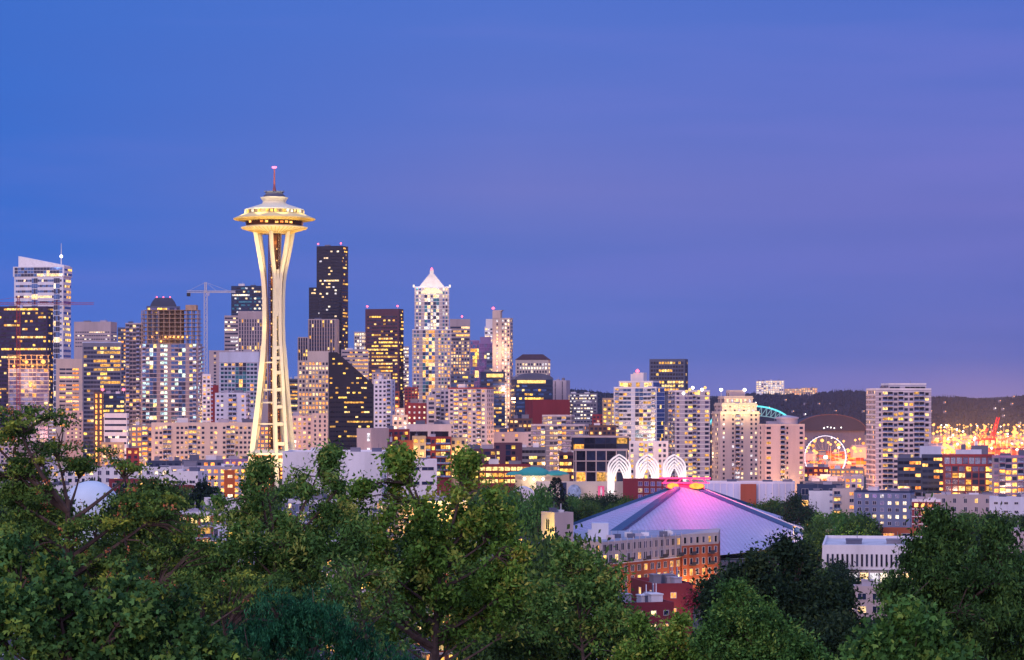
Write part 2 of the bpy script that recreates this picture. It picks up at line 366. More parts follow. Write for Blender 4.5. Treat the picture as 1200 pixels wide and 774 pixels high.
SEED = [100]
PLACED = []
def B(label, x0, x1, yt, D, f, s=None, th=0, c=.75, ar=.7, cat='tower', name='office_tower', wall='lilac', roof='roofgrey', trim=None,
      blocks=None, yb=None, gear=2, group=None, parapet=True, flush=None, beacon=0, nw=100):
    SEED[0] += 1; rng = random.Random(SEED[0])
    Wp = (x1 - x0) / F * D; t = R(th)
    if abs(th) < 4: w = Wp; d = ar * Wp
    else: w = c * Wp / math.cos(t); d = (1 - c) * Wp / abs(math.sin(t))
    half = w/2 * abs(math.sin(t)) + d/2 * math.cos(t)
    yc = D + half; xm = X((x0 + x1) / 2, D); xc = xm * (yc / D); az = math.atan2(xm, D)
    gz = ground(xc, D) - .5
    root = empty(name, (xc, yc, gz), t - az, label, cat, group)
    root['_'] = 1; del root['_']
    near = D < 1300
    zt = Z(yt, D) - gz
    zv = (Z(yb, D) - gz) if yb else 0
    if blocks is None: blocks = [(0, 1, 0, 1, yt, {})]
    wallmb = MB(); trimmb = MB(); wins = []; bals = []; roofmb = MB()
    zprev = {}
    for bi, bl in enumerate(blocks):
        u0, u1, v0, v1, ytop, ov = bl
        z1 = Z(ytop, D) - gz; z0 = ov.get('z0', 0)
        if isinstance(z0, float) and z0 > 0: z0 = Z(z0, D) - gz
        bx0, bx1, by0, by1 = -w/2 + u0 * w, -w/2 + u1 * w, -d/2 + v0 * d, -d/2 + v1 * d
        fs = st(f, **{k: v for k, v in ov.items() if k in DEF}); ss = st(ov.get('side') or s or fs, **{k: v for k, v in ov.items() if k in DEF and not s})
        mi = 0
        wallmb.box(bx0, bx1, by0, by1, z0, z1, 0)
        if parapet:
            e = min(.5, (bx1 - bx0) * .1)
            roofmb.box(bx0 + e, bx1 - e, by0 + e, by1 - e, z1, z1 + .05, 0, bottom=False)
            for a in ((bx0, bx1, by0, by0 + e), (bx0, bx1, by1 - e, by1), (bx0, bx0 + e, by0 + e, by1 - e), (bx1 - e, bx1, by0 + e, by1 - e)):
                trimmb.box(*a, z1 + .002, z1 + .9, 0)
        facade(rng, (Vector((bx0, by0, 0)), Vector((1, 0, 0)), Vector((0, -1, 0)), 0.), bx1 - bx0, z0, z1, fs, wallmb, trimmb, wins, bals, zv)
        if t - 0 > .05 or (abs(th) < 4 and az > .03):
            facade(rng, (Vector((bx0, by1, 0)), Vector((0, -1, 0)), Vector((-1, 0, 0)), -math.pi/2), by1 - by0, z0, z1, ss, wallmb, trimmb, wins, bals, zv)
        if t < -.05 or (abs(th) < 4 and az < -.03):
            facade(rng, (Vector((bx1, by0, 0)), Vector((0, 1, 0)), Vector((1, 0, 0)), math.pi/2), by1 - by0, z0, z1, ss, wallmb, trimmb, wins, bals, zv)
    wm = W[wall]; tm = W[trim] if trim else wm
    wallmb.build('wall', wm, root)
    if trimmb.v: trimmb.build('trim', tm, root)
    if roofmb.v: roofmb.build('roof', W[roof], root)
    wins.sort(key=lambda q: (-q[0], -q[1]) if len(wins) > 400 else (-q[1],))
    stuff = {}
    for i, (on, zc, p, yaw, ww, hh, m, fr) in enumerate(wins):
        if i < nw:
            o = bpy.data.objects.new('window', window_mesh(ww, hh, near, m, W[fr])); COL.objects.link(o)
            o.parent = root; o.location = p; o.rotation_euler = (0, 0, yaw)
        else:
            key = fr; 
            if key not in stuff: stuff[key] = [MB(), [W[fr]]]
            mb, ml = stuff[key]
            if m not in ml: ml.append(m)
            g = window_geo(round(ww, 2), round(hh, 2), near); k = ml.index(m)
            mb.add(g.v, g.f, [k if q == 0 else 0 for q in g.m], Matrix.Translation(p) @ Matrix.Rotation(yaw, 4, 'Z'))
    if stuff:
        tot = MB(); ml = []
        for mb, l in stuff.values():
            idx = []
            for m in l:
                if m not in ml: ml.append(m)
                idx.append(ml.index(m))
            tot.add(mb.v, mb.f, [idx[q] for q in mb.m])
        tag(tot.build('window', ml, root), kind='stuff')
    bals.sort(key=lambda q: -q[0])
    bc = {}
    rest = MB()
    for i, (zc, p, yaw, bw, fh) in enumerate(bals):
        k = round(bw, 1)
        g = MB().box(-bw/2, bw/2, -1.5, -.07, -.1, .12, 0); g.box(-bw/2, bw/2, -1.5, -1.42, .12, 1.1, 1); g.box(-bw/2, -bw/2 + .06, -1.42, -.07, .12, 1.1, 1); g.box(bw/2 - .06, bw/2, -1.42, -.07, .12, 1.1, 1)
        if i < 60:
            if k not in bc: bc[k] = g.mesh('balcony', [tm, W['g_pale']])
            o = bpy.data.objects.new('balcony', bc[k]); COL.objects.link(o); o.parent = root; o.location = p; o.rotation_euler = (0, 0, yaw)
        else: rest.add(g.v, g.f, g.m, Matrix.Translation(p) @ Matrix.Rotation(yaw, 4, 'Z'))
    if rest.v: tag(rest.build('balcony', [tm, W['g_pale']], root), kind='stuff')
    for k in range(gear):
        gw = min(w * rng.uniform(.12, .3), 7 if D > 1300 else 4.5); gd = min(d * rng.uniform(.15, .35), 6); gh = rng.uniform(1.6, 3.6) if D > 1300 else rng.uniform(1, 2.2)
        gx = rng.uniform(-.3, .3) * w; gy = rng.uniform(-.3, .2) * d
        b0 = blocks[0]; u = (-w/2 + b0[0] * w + w * (b0[1] - b0[0]) * (.3 + .4 * k)); z1 = Z(b0[4], D) - gz + .06
        m = MB().box(-gw/2, gw/2, -gd/2, gd/2, 0, gh); m.box(-gw/2 - .15, gw/2 + .15, -gd/2 - .15, gd/2 + .15, gh, gh + .25)
        m.bar((gw * .2, 0, gh), (gw * .2, 0, gh + 2.4), .12)
        m.build('rooftop_unit', W[rng.choice(['lilac', 'grey', 'slate', 'white'])], root, (max(-w/2 + gw/2 + 1, min(w/2 - gw/2 - 1, u)), rng.uniform(-.15, .15) * d * (b0[3] - b0[2]) + (-d/2 + d * (b0[2] + b0[3]) / 2), z1))
    for k in range(beacon):
        q = MB().bar((0, 0, 0), (0, 0, 3), .2); q.lathe([(.2, 3), (1.1, 3.4), (1.1, 4.6), (.2, 5)], 1, 8)
        q.build('beacon', [W['steel'], E_RED], root, ((-.5 + k) * w * .9 if beacon > 1 else .1 * w, -d/2 + 1, zt))
    PLACED.append((label, x0, x1, yt, D))
    return dict(root=root, w=w, d=d, zt=zt, gz=gz, D=D, px=lambda p: (p - (x0 + x1) / 2) / F * D, pz=lambda p: Z(p, D) - gz)

# ------------------------------------------------------------------ downtown, from the left edge of the photograph to the right
# 1 tall tower with slanted white crown
b = B('tall banded tower with a slanted white crown and a thin mast', 17, 83, 313, 3000, st(OFF, fh=6.6, hf=.42, p=.05, row=.25, pal='pale', glass='dark blue', wall='white', pat='WWWWWWWWggg'),
      s=st(OFF, fh=6.6, hf=.45, p=.05, glass='blue'), th=-20, c=.86, wall='white', trim='white', gear=0, yb=500,
      blocks=[(0, 1, 0, 1, 313, dict(topskip=13, band=0)), (-.02, 1.02, -.02, 1.02, 313, dict(z0=324.0, pat='g', glass='dark blue', fh=4, bay=4, hf=.9, wall='g_dark', p=.03, row=.2))])
r = b['root']; w, d, zt = b['w'], b['d'], b['zt']
P = [(-w*.42, zt), (w*.5, zt), (w*.5, zt + 2.5), (-w*.42, zt + 14)]
MB().add([(x, y, z) for y in (-d*.45, d*.4) for x, z in P], [(0, 1, 2, 3), (7, 6, 5, 4), (0, 4, 5, 1), (1, 5, 6, 2), (2, 6, 7, 3), (3, 7, 4, 0)]).build('crown', mat('crown_white', (.8, .78, .82)), r)
MB().bar((w*.38, 0, zt), (w*.38, 0, zt + 30), .9, r2=.3).lathe([(.3, zt + 12), (1.8, zt + 13), (1.8, zt + 15), (.3, zt + 16)], 1, 8, (w*.38, 0)).build('mast', [W['steel'], E_WHITE], r)
lamp((X(30, 2960), 2950, Z(304, 2950)), 16000, (1, .9, 1), 2, parent=None)

B('dark purple glass tower behind the red crane at the left edge', -6, 62, 360, 2400, st(CUR, p=.08, row=.15, glass='black dark', wf=.9, hf=.5), s=st(CUR, p=.1, pal='yellow'), th=-18, c=.9, wall='purple2', roof='roofdark', gear=1, yb=520, parapet=True)
b = B('unfinished tower with blazing orange work lights on its open top floors', 10, 57, 432, 2000, st(APT, fh=3.4, bay=3.2, wf=.9, hf=.7, glass='pale lilac', p=.06, pat='WWgWWWgWW', band=.2, bandh=.3), th=0, ar=.6, wall='concrete', trim='white', gear=0, yb=520, parapet=False)
r = b['root']; w, d, zt = b['w'], b['d'], b['zt']
m = MB()
for k in range(4):
    m.box(-w/2 - .5, w/2 + .5, -d/2 - .5, d/2, zt + k * 3.6 - .2, zt + k * 3.6 + .15)
    if k < 3:
        for i in range(8):
            for y in (-d/2 + .3, 0): m.box(-w/2 + .4 + i * (w - 1.4) / 7, -w/2 + 1 + i * (w - 1.4) / 7, y, y + .6, zt + k * 3.6 + .15, zt + k * 3.6 + 3.4)
m.build('open_floor', mat('raw_concrete', (.33, .25, .2), var=.3), r)
for x, z, s_ in ((-.36, 1.8, 1.1), (-.05, 5.2, 1.4), (.1, 1.8, .9), (.36, 5.4, 1.9), (-.2, 8.6, .8), (.3, 9, .8), (.04, -14, 1.1)):
    MB().lathe([(.2, -s_), (s_, -.3 * s_), (s_, .3 * s_), (.2, s_)], 0, 10).build('work_light', E_SODIUM, r, (x * w, -d/2 - 1.6, zt + z))
    lamp((x * w, -d/2 - 3.5, zt + z), 12000, (1, .48, .15), 1, parent=r)

B('pale pink tower with a teal flat top and rows of slot windows', 66, 96, 422, 2000, st(APT, fh=3.3, bay=5.4, wf=.82, hf=.45, p=.3, pal='orange', pat='WWW', topskip=6, mg=.12), th=0, ar=.9, wall='cream', roof='teal', gear=0, yb=500)
b = B('small pale block with a grid of square windows below the teal topped tower', 77, 97, 483, 1950, st(APT, wf=.45, hf=.45, p=.2), ar=.8, wall='pink', gear=1, yb=520)
b = B('grey glass office with glowing yellow floor strips and a white rim', 97, 142, 402, 2300, st(OFF, fh=4, bay=3.1, wf=.95, hf=.6, p=.08, row=.32, glass='dark', topskip=3), th=0, ar=.7, wall='grey', trim='bluewhite', gear=1, yb=545)
B('pale broad block standing behind the grey glass office', 87, 137, 378, 2800, st(OFF, hf=.3, p=.12, pal='pale', wf=.8, topskip=9), th=-15, c=.85, wall='pink', gear=2, yb=410)
B('narrow dark tower between the grey office and the gridded twin', 138, 152, 385, 2500, st(CUR, p=.2, pal='warm', glass='dark'), wall='slate', roof='roofwhite', gear=0, yb=520)
B('slim brown tower edged in orange light beside the grey office', 110, 121, 461, 1800, st(APT, p=.8, pal='orange', bay=3, wf=.4, hf=.7, fh=4), wall='brown', gear=0, yb=540, name='apartment_tower')
B('low dark office carrying two red roof lights before the grey office', 119, 146, 463, 1850, st(CUR, fh=3.4, p=.25, glass='dark blue', pal='yellow', band=.15), wall='navy', gear=2, yb=490, beacon=2)
B('white office striped with long dark ribbon windows', 122, 151, 486, 1700, st(OFF, fh=4.3, wf=1, hf=.34, p=.1, row=.15, pal='pale', topskip=1), th=-14, c=.92, wall='white', gear=1, yb=555)
# gridded twin under construction
G9 = st(APT, fh=3.3, bay=2.8, wf=.86, hf=.6, glass='dark blue blue', p=.13, pal='cool', band=.35, bandh=.5)
B('left twin of the grey balcony towers with orange stair lights', 147, 168, 380, 1960, st(G9, p=.12, pal='warm', pat='bww', glass='dark'), th=0, ar=.9, wall='concrete', trim='lilac', name='apartment_tower', gear=1, yb=560)
b = B('broad unfinished residential tower with bare open upper floors', 165, 237, 403, 1900, st(G9, pat='bwgg.WLL.WWgg.wb', p=.18), s=st(G9, pat='bw', p=.1), th=-12, c=.93, wall='concrete', trim='lilac', name='apartment_tower', gear=0, yb=500, parapet=False)
r = b['root']; w, d, zt = b['w'], b['d'], b['zt']
m = MB(); rng = random.Random(8)
for k in range(9):
    e = 0 if k < 7 else 1
    m.box(-w/2 + (2 if k > 7 else 0), w/2 - (1 if k > 6 else 0), -d/2, d/2, zt + k * 3.25 - .15, zt + k * 3.25 + .2)
    if k < 8:
        for i in range(11):
            x = -w/2 + .5 + i * (w - 1.6) / 10
            for y in (-d/2 + .4, -d/6, d/6): m.box(x, x + .55, y, y + .55, zt + k * 3.25 + .2, zt + k * 3.25 + 3.1)
        m.box(-w*.2, w*.2, -d*.1, d*.3, zt + k * 3.25 + .2, zt + k * 3.25 + 3.1)
m.box(w*.28, w*.46, -d/2, 0, zt + 26, zt + 30)
m.build('open_floor', MATS['raw_concrete'], r)
for i in range(9):
    x = -w*.3 + i * w * .075; z = zt + 3.25 * rng.choice([1, 1, 2, 0]) + 2
    MB().lathe([(.2, -.8), (.8, -.3), (.8, .3), (.2, .8)], 0, 8).build('work_light', E_SODIUM, r, (x, -d/2 + 1.2, z))
    if i % 2 == 0: lamp((x, -d/2 + 1.5, z), 5000, (1, .5, .16), .8, parent=r)
b = B('block behind the unfinished tower crowned by a dark curved mansard roof', 172, 211, 360, 2600, st(CUR, glass='dark lilac', p=.1), wall='slate', gear=0, yb=370)
r = b['root']; w, d, zt = b['w'], b['d'], b['zt']
m = MB(); pr = [(.40, 0), (.38, 2.5), (.33, 6), (.25, 9.5), (.22, 10)]
V = [(sx * f_ * w, sy * f_ * w * .8, zt + z) for f_, z in pr for sx, sy in ((-1, -1), (1, -1), (1, 1), (-1, 1))]
m.add(V, [(4*j + a, 4*j + (a+1) % 4, 4*j + 4 + (a+1) % 4, 4*j + 4 + a) for j in range(4) for a in range(4)] + [(16, 17, 18, 19)])
m.build('mansard_roof', mat('slate_roof', (.05, .05, .09), .5), r)
for x in (-.2, 0, .2): MB().lathe([(.2, 0), (.9, .5), (.2, 1.4)], 0, 8).build('beacon', E_RED, r, (x * w, -w*.17, zt + 10))

# tower cranes
def crane(label, pxm, ytop, ybot, D, jl, jr, yj, red=False, yaw=0.):
    x = X(pxm, D); z0 = ground(x, D); zt = Z(ytop, D); zj = Z(yj, D)
    root = empty('tower_crane', (x, D, z0), yaw, label, 'crane'); mm = [W['redsteel'] if red else W['steel'], W['black']]
    def lattice(p0, p1, wd, n, r, tri=False):
        if red: r *= .6
        m = MB(); p0 = Vector(p0); p1 = Vector(p1); ax = (p1 - p0).normalized()
        u = Vector((0, 1, 0)) ; v = ax.cross(u).normalized()
        cs = [u * a * wd/2 + v * b_ * wd/2 for a, b_ in ((-1, -1), (1, -1), (1, 1), (-1, 1))]
        for c_ in cs: m.bar(p0 + c_, p1 + c_, r, 0, 4)
        for i in range(n):
            a = p0.lerp(p1, i / n); b_ = p0.lerp(p1, (i + 1) / n)
            for k in range(4):
                m.bar(a + cs[k], b_ + cs[(k + 1) % 4], r * .7, 0, 3); m.bar(a + cs[k], a + cs[(k + 1) % 4], r * .6, 0, 3)
        return m
    H = zj - z0
    lattice((0, 0, max(0, Z(ybot, D) - z0 - 40)), (0, 0, H), 2.6, 26, .24).build('mast', mm, root)
    L0 = X(jl, D) - x; L1 = X(jr, D) - x
    s_ = 1 if L1 > 0 else -1
    lattice((-1.5, 0, H + 1), (L1, 0, H + 1), 1.6, 22, .2).build('jib', mm, root)
    lattice((1.5, 0, H + 1), (L0, 0, H + 1), 1.6, 6, .24).build('counter_jib', mm, root)
    lattice((0, 0, H), (0, 0, zt - z0), 1.6, 4, .24).build('tower_top', mm, root)
    m = MB().bar((0, 0, zt - z0), (L1 * .75, 0, H + 2), .12); m.bar((0, 0, zt - z0), (L0 * .9, 0, H + 2), .12); m.bar((0, 0, zt - z0), (L1 * .35, 0, H + 2), .12); m.build('stay', mm, root)
    MB().box(L0, L0 + 3 * (1 if L0 < 0 else -1), -1.2, 1.2, H - 3, H).build('counterweight', W['black'] if not red else W['concrete'], root)
    MB().box(1.4, 3.4, -1, 1, H - 2.6, H).build('cab', W['g_pale'], root)
    return root
crane('white tower crane rising behind the unfinished residential tower', 241, 331, 470, 2150, 219, 276, 343.5)
crane('red tower crane with a long low jib in front of the banded tower', 21.5, 348, 432, 1980, -22, 110, 357.5, red=True)

B('dark teal glass tower peeking above the pale piered office', 271, 309, 336, 2900, st(CUR, glass='teal black dark', p=.12, row=.3, pal='pale', fh=4), wall='navy', gear=2, yb=430, th=-12, c=.93)
b = B('pale office with tall vertical piers and a blank top storey', 279, 314, 366, 2500, st(OFF, bay=2.6, wf=.5, hf=.85, fh=3.9, p=.12, row=.3, fin=.4, finw=1.1, topskip=7, mg=.02), wall='pink', trim='pink', gear=0, yb=470, th=0, ar=.6)
B('banded pale wing joined left of the piered office', 263, 280, 371, 2560, st(OFF, hf=.42, p=.15, row=.3, pal='pale'), wall='pink', gear=0, yb=430)
B('grey block with a teal glass bay and a bright marbled top', 257, 306, 413, 2150, st(APT, fh=3.6, bay=3.4, wf=.8, hf=.6, glass='dark teal', p=.1, band=.3, topskip=9, pat='wwwwggggwww'), wall='bluewhite', trim='lilac', gear=2, yb=480, th=-10, c=.94, name='apartment_tower')
B('pale slab with few windows left of the teal bayed block', 245, 263, 412, 2350, st(APT, pat='.w.', p=.2), wall='pink', gear=0, yb=470)
B('white apartment block with dark window stacks beside the tower shaft', 252, 293, 462, 1750, st(APT, fh=3.3, wf=.6, hf=.45, p=.14, pal='warm', pat='ww.wbb.w'), wall='bluewhite', gear=2, yb=500, name='apartment_tower', th=-14, c=.88)
B('narrow white apartment tower squeezed behind the crane mast', 237, 247, 440, 1800, st(APT, p=.3, pat='wbw'), wall='white', gear=0, yb=500, name='apartment_tower')
B('small crimson fronted block between two white towers', 245, 256, 453, 1820, st(APT, p=.0, pat='.'), wall='maroon', gear=1, yb=490)
B('long cream apartment slab with mixed window stacks behind the tower legs', 178, 298, 497, 1600, st(APT, fh=3.2, bay=2.7, wf=.62, hf=.5, p=.24, pat='ww.bb.ww.wbbwww.ww.wwbbww.ww', topskip=1), wall='cream', roof='roofdark', gear=3, yb=552, name='apartment_block', cat='apartment block', ar=.2)
B('narrow block washed in orange light left of the cream slab', 153, 180, 500, 1620, st(APT, p=.5, pal='orange', pat='wlbw', fh=3.3), wall='concrete', gear=1, yb=560, name='apartment_block', cat='apartment block')
B('small dusty rose block at the foot of the striped office', 148, 163, 527, 1500, st(APT, p=.3, wf=.5), wall='maroon', gear=1, yb=560, cat='apartment block', name='apartment_block')

# centre
b = B('tallest black skyscraper rising above the whole skyline', 371, 408, 289, 3200, st(CUR, fh=4.2, bay=3, p=.07, row=.08, glass='black', pal='pale'), s=st(CUR, fh=4.2, p=.05, glass='black'), th=-22, c=.8, wall='dark', roof='roofdark', gear=1, yb=470, beacon=2)
B('lower black shoulder attached left of the tallest skyscraper', 362, 373, 338, 3150, st(CUR, fh=4.2, p=.05, row=.12, pal='pale', glass='black'), wall='dark', roof='roofwhite', gear=0, yb=400)
B('stepped brown tower with vertical ribs below the black skyscraper', 349, 397, 396, 2600, st(OFF, bay=3, wf=.55, hf=.7, p=.08, row=.28, fin=.5, finw=.9, glass='dark'), wall='brown', trim='pink', gear=1, yb=430, th=-15, c=.93,
  blocks=[(.27, 1, 0, 1, 375, {}), (0, .27, 0, 1, 396, {})])
B('cream office with a grid of square windows under a dark blue penthouse', 349, 386, 424, 2000, st(OFF, bay=2.7, fh=3.5, wf=.6, hf=.6, p=.35, pal='warm', row=.3, topskip=0), wall='cream', gear=0, yb=500, th=0, ar=.6,
  blocks=[(0, 1, 0, 1, 424, {}), (.3, 1, .1, .9, 413, dict(z0=424.0, pat='.'))])
# black tower with a sloping top
Ds = 1950; b = B('black glass office with a long sloping roofline cut to the right', 385, 438, 452, Ds, st(CUR, fh=3.8, bay=2.3, p=.13, row=.3, pal='yellow', glass='black', wf=.92, hf=.34), wall='dark', roof='roofdark', gear=0, yb=530, ar=.6, parapet=False)
r = b['root']; w, d, zt = b['w'], b['d'], b['zt']; zp = b['pz'](413) ; x1_, x2_ = b['px'](395), b['px'](438) 
P = [(-w/2, zt), (w/2, zt), (w/2, zt + .5), (x1_, zp), (-w/2, zp)]
MB().add([(x, y, z) for y in (-d/2, d/2) for x, z in P], [(0, 1, 2, 3, 4), (9, 8, 7, 6, 5)] + [(i, i + 5, (i + 1) % 5 + 5, (i + 1) % 5) for i in range(5)]).build('sloping_top', W['dark'], r)
rng = random.Random(3)
for k in range(6):
    z = zt + 2 + k * 3.8; lim = x1_ + (w/2 - x1_) * (1 - (z + 2 - zt) / (zp - zt))
    for i in range(16):
        x = -w/2 + 2 + i * 2.1
        if x < lim - 1 and rng.random() < .4:
            o = bpy.data.objects.new('window', window_mesh(1.9, 1.2, False, rng.choice(PAL['yellow']) if rng.random() < .8 else W['g_black'], W['darkframe'])); COL.objects.link(o); o.parent = r; o.location = (x, -d/2, z)
B('cream lit block peeping out behind the sloping black office', 400, 432, 411, 2500, st(OFF, p=.3, hf=.4, pal='warm'), wall='pink', gear=1, yb=470)
B('slim bright cream tower left of the dark slab tower', 415, 430, 390, 2900, st(OFF, p=.6, pal='pale', hf=.6, wf=.7), wall='cream', gear=0, yb=440)
b = B('dark brown slab tower with a blaze of gold windows low down', 428, 473, 363, 2800, st(CUR, fh=4, bay=2.9, p=.1, row=.3, wf=.92, hf=.45, topskip=6, pal='yellow', glass='black dark', mg=.05), s=st(CUR, p=.03, glass='black', fh=4), th=-18, c=.88, wall='plum', roof='roofdark', gear=0, yb=480, beacon=2,
  blocks=[(0, 1, 0, 1, 363, dict(z0=412.0)), (.0, 1, .0, 1, 412, dict(row=.9, p=.4, topskip=0))])
B('pale slab with bright edge right behind the dark brown slab', 472, 479, 407, 2950, st(OFF, p=.4, pal='pale'), wall='pink', gear=0, yb=470)
# pyramid topped tower
D = 2800
b = B('tall pale tower crowned with a glowing white stepped pyramid', 483, 529, 337, D, st(OFF, fh=4.2, bay=3.4, wf=.6, hf=.62, p=.3, row=.12, glass='teal dark blue', pal='pale', pat='ww.gglgg.ww', band=.15), th=0, ar=1, wall='pink', trim='white', gear=0, yb=490,
  blocks=[(.06, .94, .06, .94, 337, dict(z0=387.0)), (0, 1, 0, 1, 387, dict(p=.4, pal='warm', pat='ww.gggg.ww'))])
r = b['root']; w, d, zt = b['w'], b['d'], b['zt']
m = MB(); n = 9; zp = b['pz'](320.5) - zt; hw = b['px'](519) 
for k in range(n):
    f_ = (1 - k / n) * hw + 2.2; m.box(-f_, f_, -f_, f_, zt + zp * k / n, zt + zp * (k + .72) / n); m.box(-f_ * .93, f_ * .93, -f_ * .93, f_ * .93, zt + zp * (k + .72) / n, zt + zp * (k + 1) / n)
m.box(-2.2, 2.2, -2.2, 2.2, zt + zp, zt + zp + 4.5)
m.build('pyramid_crown', mat('crown_stone', (.8, .74, .66)), r)
MB().lathe([(.5, zt + zp + 4.5), (1.6, zt + zp + 5.2), (.4, zt + zp + 7.5)], 0, 8).build('beacon', E_RED, r)
m = MB()   # arched gable with lit glass
for sgn in (1,):
    pts = [(b['px'](492) * 1.0 + 0, zt - 8)] 
m = MB(); N_ = 14; rr = b['px'](519)
V = [(rr * math.cos(math.pi * k / N_), -d*.44 - .6, zt - 7 + rr * .5 * math.sin(math.pi * k / N_)) for k in range(N_ + 1)]
V2 = [(x, y + 1, z) for x, y, z in V]
m.add(V + V2, [tuple(range(N_ + 1)), tuple(range(N_ + 1, 2 * N_ + 2))[::-1]] + [(k, k + N_ + 1, k + N_ + 2, k + 1) for k in range(N_)])
m.build('arched_gable', lit('gable_glow', (1, .82, .55), 1.3, .2), r)
for x, y in ((-.46, -.46), (.46, -.46)): MB().box(-1, 1, -1, 1, 0, 3).build('corner_lantern', lit('lantern', (1, .85, .7), 1.4, .1), r, (x * w, y * d, zt))
for x in (-1, 1): lamp((x * 16, -34, zt + 2), 6500, (1, .88, .72), 3, parent=r)
lamp((0, -38, zt + 12), 6500, (1, .9, .78), 3, parent=r)

b = B('banded tower with a pink cap right of the pyramid topped tower', 527, 551, 375, 2950, st(OFF, fh=4, bay=3.4, wf=.6, hf=.6, p=.4, pal='warm', topskip=0), th=0, ar=.8, wall='pink', gear=0, yb=470, beacon=1,
  blocks=[(0, 1, 0, 1, 400, {}), (0, 1, 0, 1, 375, dict(z0=400.0, wf=1, hf=.5, p=.03, fh=5, topskip=7))])
B('blue and mauve glass office with a white edge fin', 551, 562, 400, 2600, st(CUR, glass='blue mauve', p=.06, wf=.95, hf=.9), wall='mauve' if 'mauve' in W else 'purple', gear=0, yb=470)
B('mauve mirrored office with a dark sawtooth cap', 561, 577, 397, 2550, st(CUR, glass='mauve lilac mauve', p=.05, wf=.97, hf=.93, topskip=0), wall='purple', gear=1, yb=460, blocks=[(0, 1, 0, 1, 403, {}), (.1, .9, .1, .9, 396, dict(z0=403.0, pat='.'))])
B('blue grey office stepping down before the slender cream tower', 570, 584, 413, 2450, st(CUR, glass='dark blue', p=.12, row=.3, pal='pale'), wall='slate', gear=0, yb=460)
b = B('small pale top with a dark cube behind the slender cream tower', 568, 581, 384, 2700, st(OFF, p=.5, pal='pale'), wall='white', gear=0, yb=420, blocks=[(0, 1, 0, 1, 384, {}), (.1, .8, .1, .9, 375, dict(z0=384.0, pat='.'))])
b = B('slender cream tower with a curved fin top and bright windows', 577, 601, 374, 2300, st(APT, fh=3.3, bay=2.6, wf=.55, hf=.6, p=.55, row=.2, pal='pale', pat='.lw.lwlw', fin=.6, finw=.5), s=st(APT, p=.3), th=-14, c=.88, wall='cream', trim='cream', gear=0, yb=520, name='apartment_tower')
r = b['root']; w, d, zt = b['w'], b['d'], b['zt']
m = MB().box(-w*.5, -w*.05, -d*.5, d*.2, zt, zt + 7)
for k in range(8):
    a = k / 8; m.box(-w*.5 + k * .1, -w*.05 + a * 2, -d*.5, d*.2, zt + 7 + a * 1.3, zt + 7 + (a + .125) * 1.3)
m.build('curved_fin', W['cream'], r)
MB().lathe([(.2, 0), (1.6, 1), (.2, 2.4)], 0, 8).build('beacon', E_RED, r, (-w*.45, -d*.5, zt + 9))
lamp((0, -18, zt - 30), 22000, (1, .5, .25), 3, parent=r); lamp((0, -18, zt - 75), 26000, (1, .42, .18), 3, parent=r)
b = B('cream office with a dark hipped roof above a square window grid', 604, 645, 422, 2800, st(OFF, fh=4.2, bay=3.2, wf=.55, hf=.6, p=.25, pal='pale', topskip=3), wall='cream', gear=0, yb=450, th=-10, c=.94, parapet=False)
r = b['root']; w, d, zt = b['w'], b['d'], b['zt']
m = MB(); V = [(-w*.52, -d*.52, zt), (w*.52, -d*.52, zt), (w*.52, d*.52, zt), (-w*.52, d*.52, zt), (-w*.3, -d*.2, zt + 6.5), (w*.3, -d*.2, zt + 6.5), (w*.3, d*.2, zt + 6.5), (-w*.3, d*.2, zt + 6.5)]
m.add(V, [(0, 1, 5, 4), (1, 2, 6, 5), (2, 3, 7, 6), (3, 0, 4, 7), (4, 5, 6, 7), (3, 2, 1, 0)]).build('hipped_roof', mat('hip_roof', (.07, .04, .06)), r)
b = B('blue glass tower under a low arched roof with a yellow light strip', 599, 648, 445, 2250, st(CUR, fh=3.8, glass='blue dark navy'.replace(' navy', ''), p=.1, pal='yellow', topskip=4), wall='navy', gear=0, yb=520, parapet=False, th=12, c=.9)
r = b['root']; w, d, zt = b['w'], b['d'], b['zt']
m = MB(); V = [(w * .52 * math.cos(math.pi * k / 10), y, zt + 6 * math.sin(math.pi * k / 10)) for y in (-d*.5, d*.4) for k in range(11)]
m.add(V, [tuple(range(11)), tuple(range(11, 22))[::-1]] + [(k, k + 11, k + 12, k + 1) for k in range(10)]).build('arched_roof', W['slate'], r)
MB().box(-w*.45, w*.3, -d*.5 - .8, -d*.5, zt - 3.4, zt - .6).build('light_strip', E_GOLD, r)
b = B('dark blue tower with a yellow crown strip left of the cream spire', 563, 592, 437, 2150, st(CUR, fh=3.5, glass='dark blue', p=.1, pal='yellow', topskip=5), wall='navy', gear=1, yb=510)
MB().box(-b['w']*.25, b['w']*.42, -b['d']*.5 - .7, -b['d']*.5, b['zt'] - 4, b['zt'] - 1).build('light_strip', E_GOLD, b['root'])
B('plain lilac slab with vertical grey panels right of the arched roof tower', 646, 668, 447, 2300, st(OFF, bay=7, wf=.1, hf=.96, fh=6, p=0, glass='dark', pat='w'), wall='lilac', gear=2, yb=480, th=-14, c=.8)
B('solid maroon box tower without windows', 615, 668, 470, 1900, st(APT, pat='.'), wall='maroon', roof='roofred', gear=0, yb=520, th=14, c=.82)
B('white apartment tower under a dark red roof slab', 525, 579, 456, 1700, st(APT, fh=3.1, bay=3.2, wf=.6, hf=.52, p=.3, pal='warm', pat='wwbwLbllwbww'), s=st(APT, pat='www', wf=.35, p=.1), th=-22, c=.84, wall='lilac', roof='roofred', gear=1, yb=535, name='apartment_tower', trim='roofred')
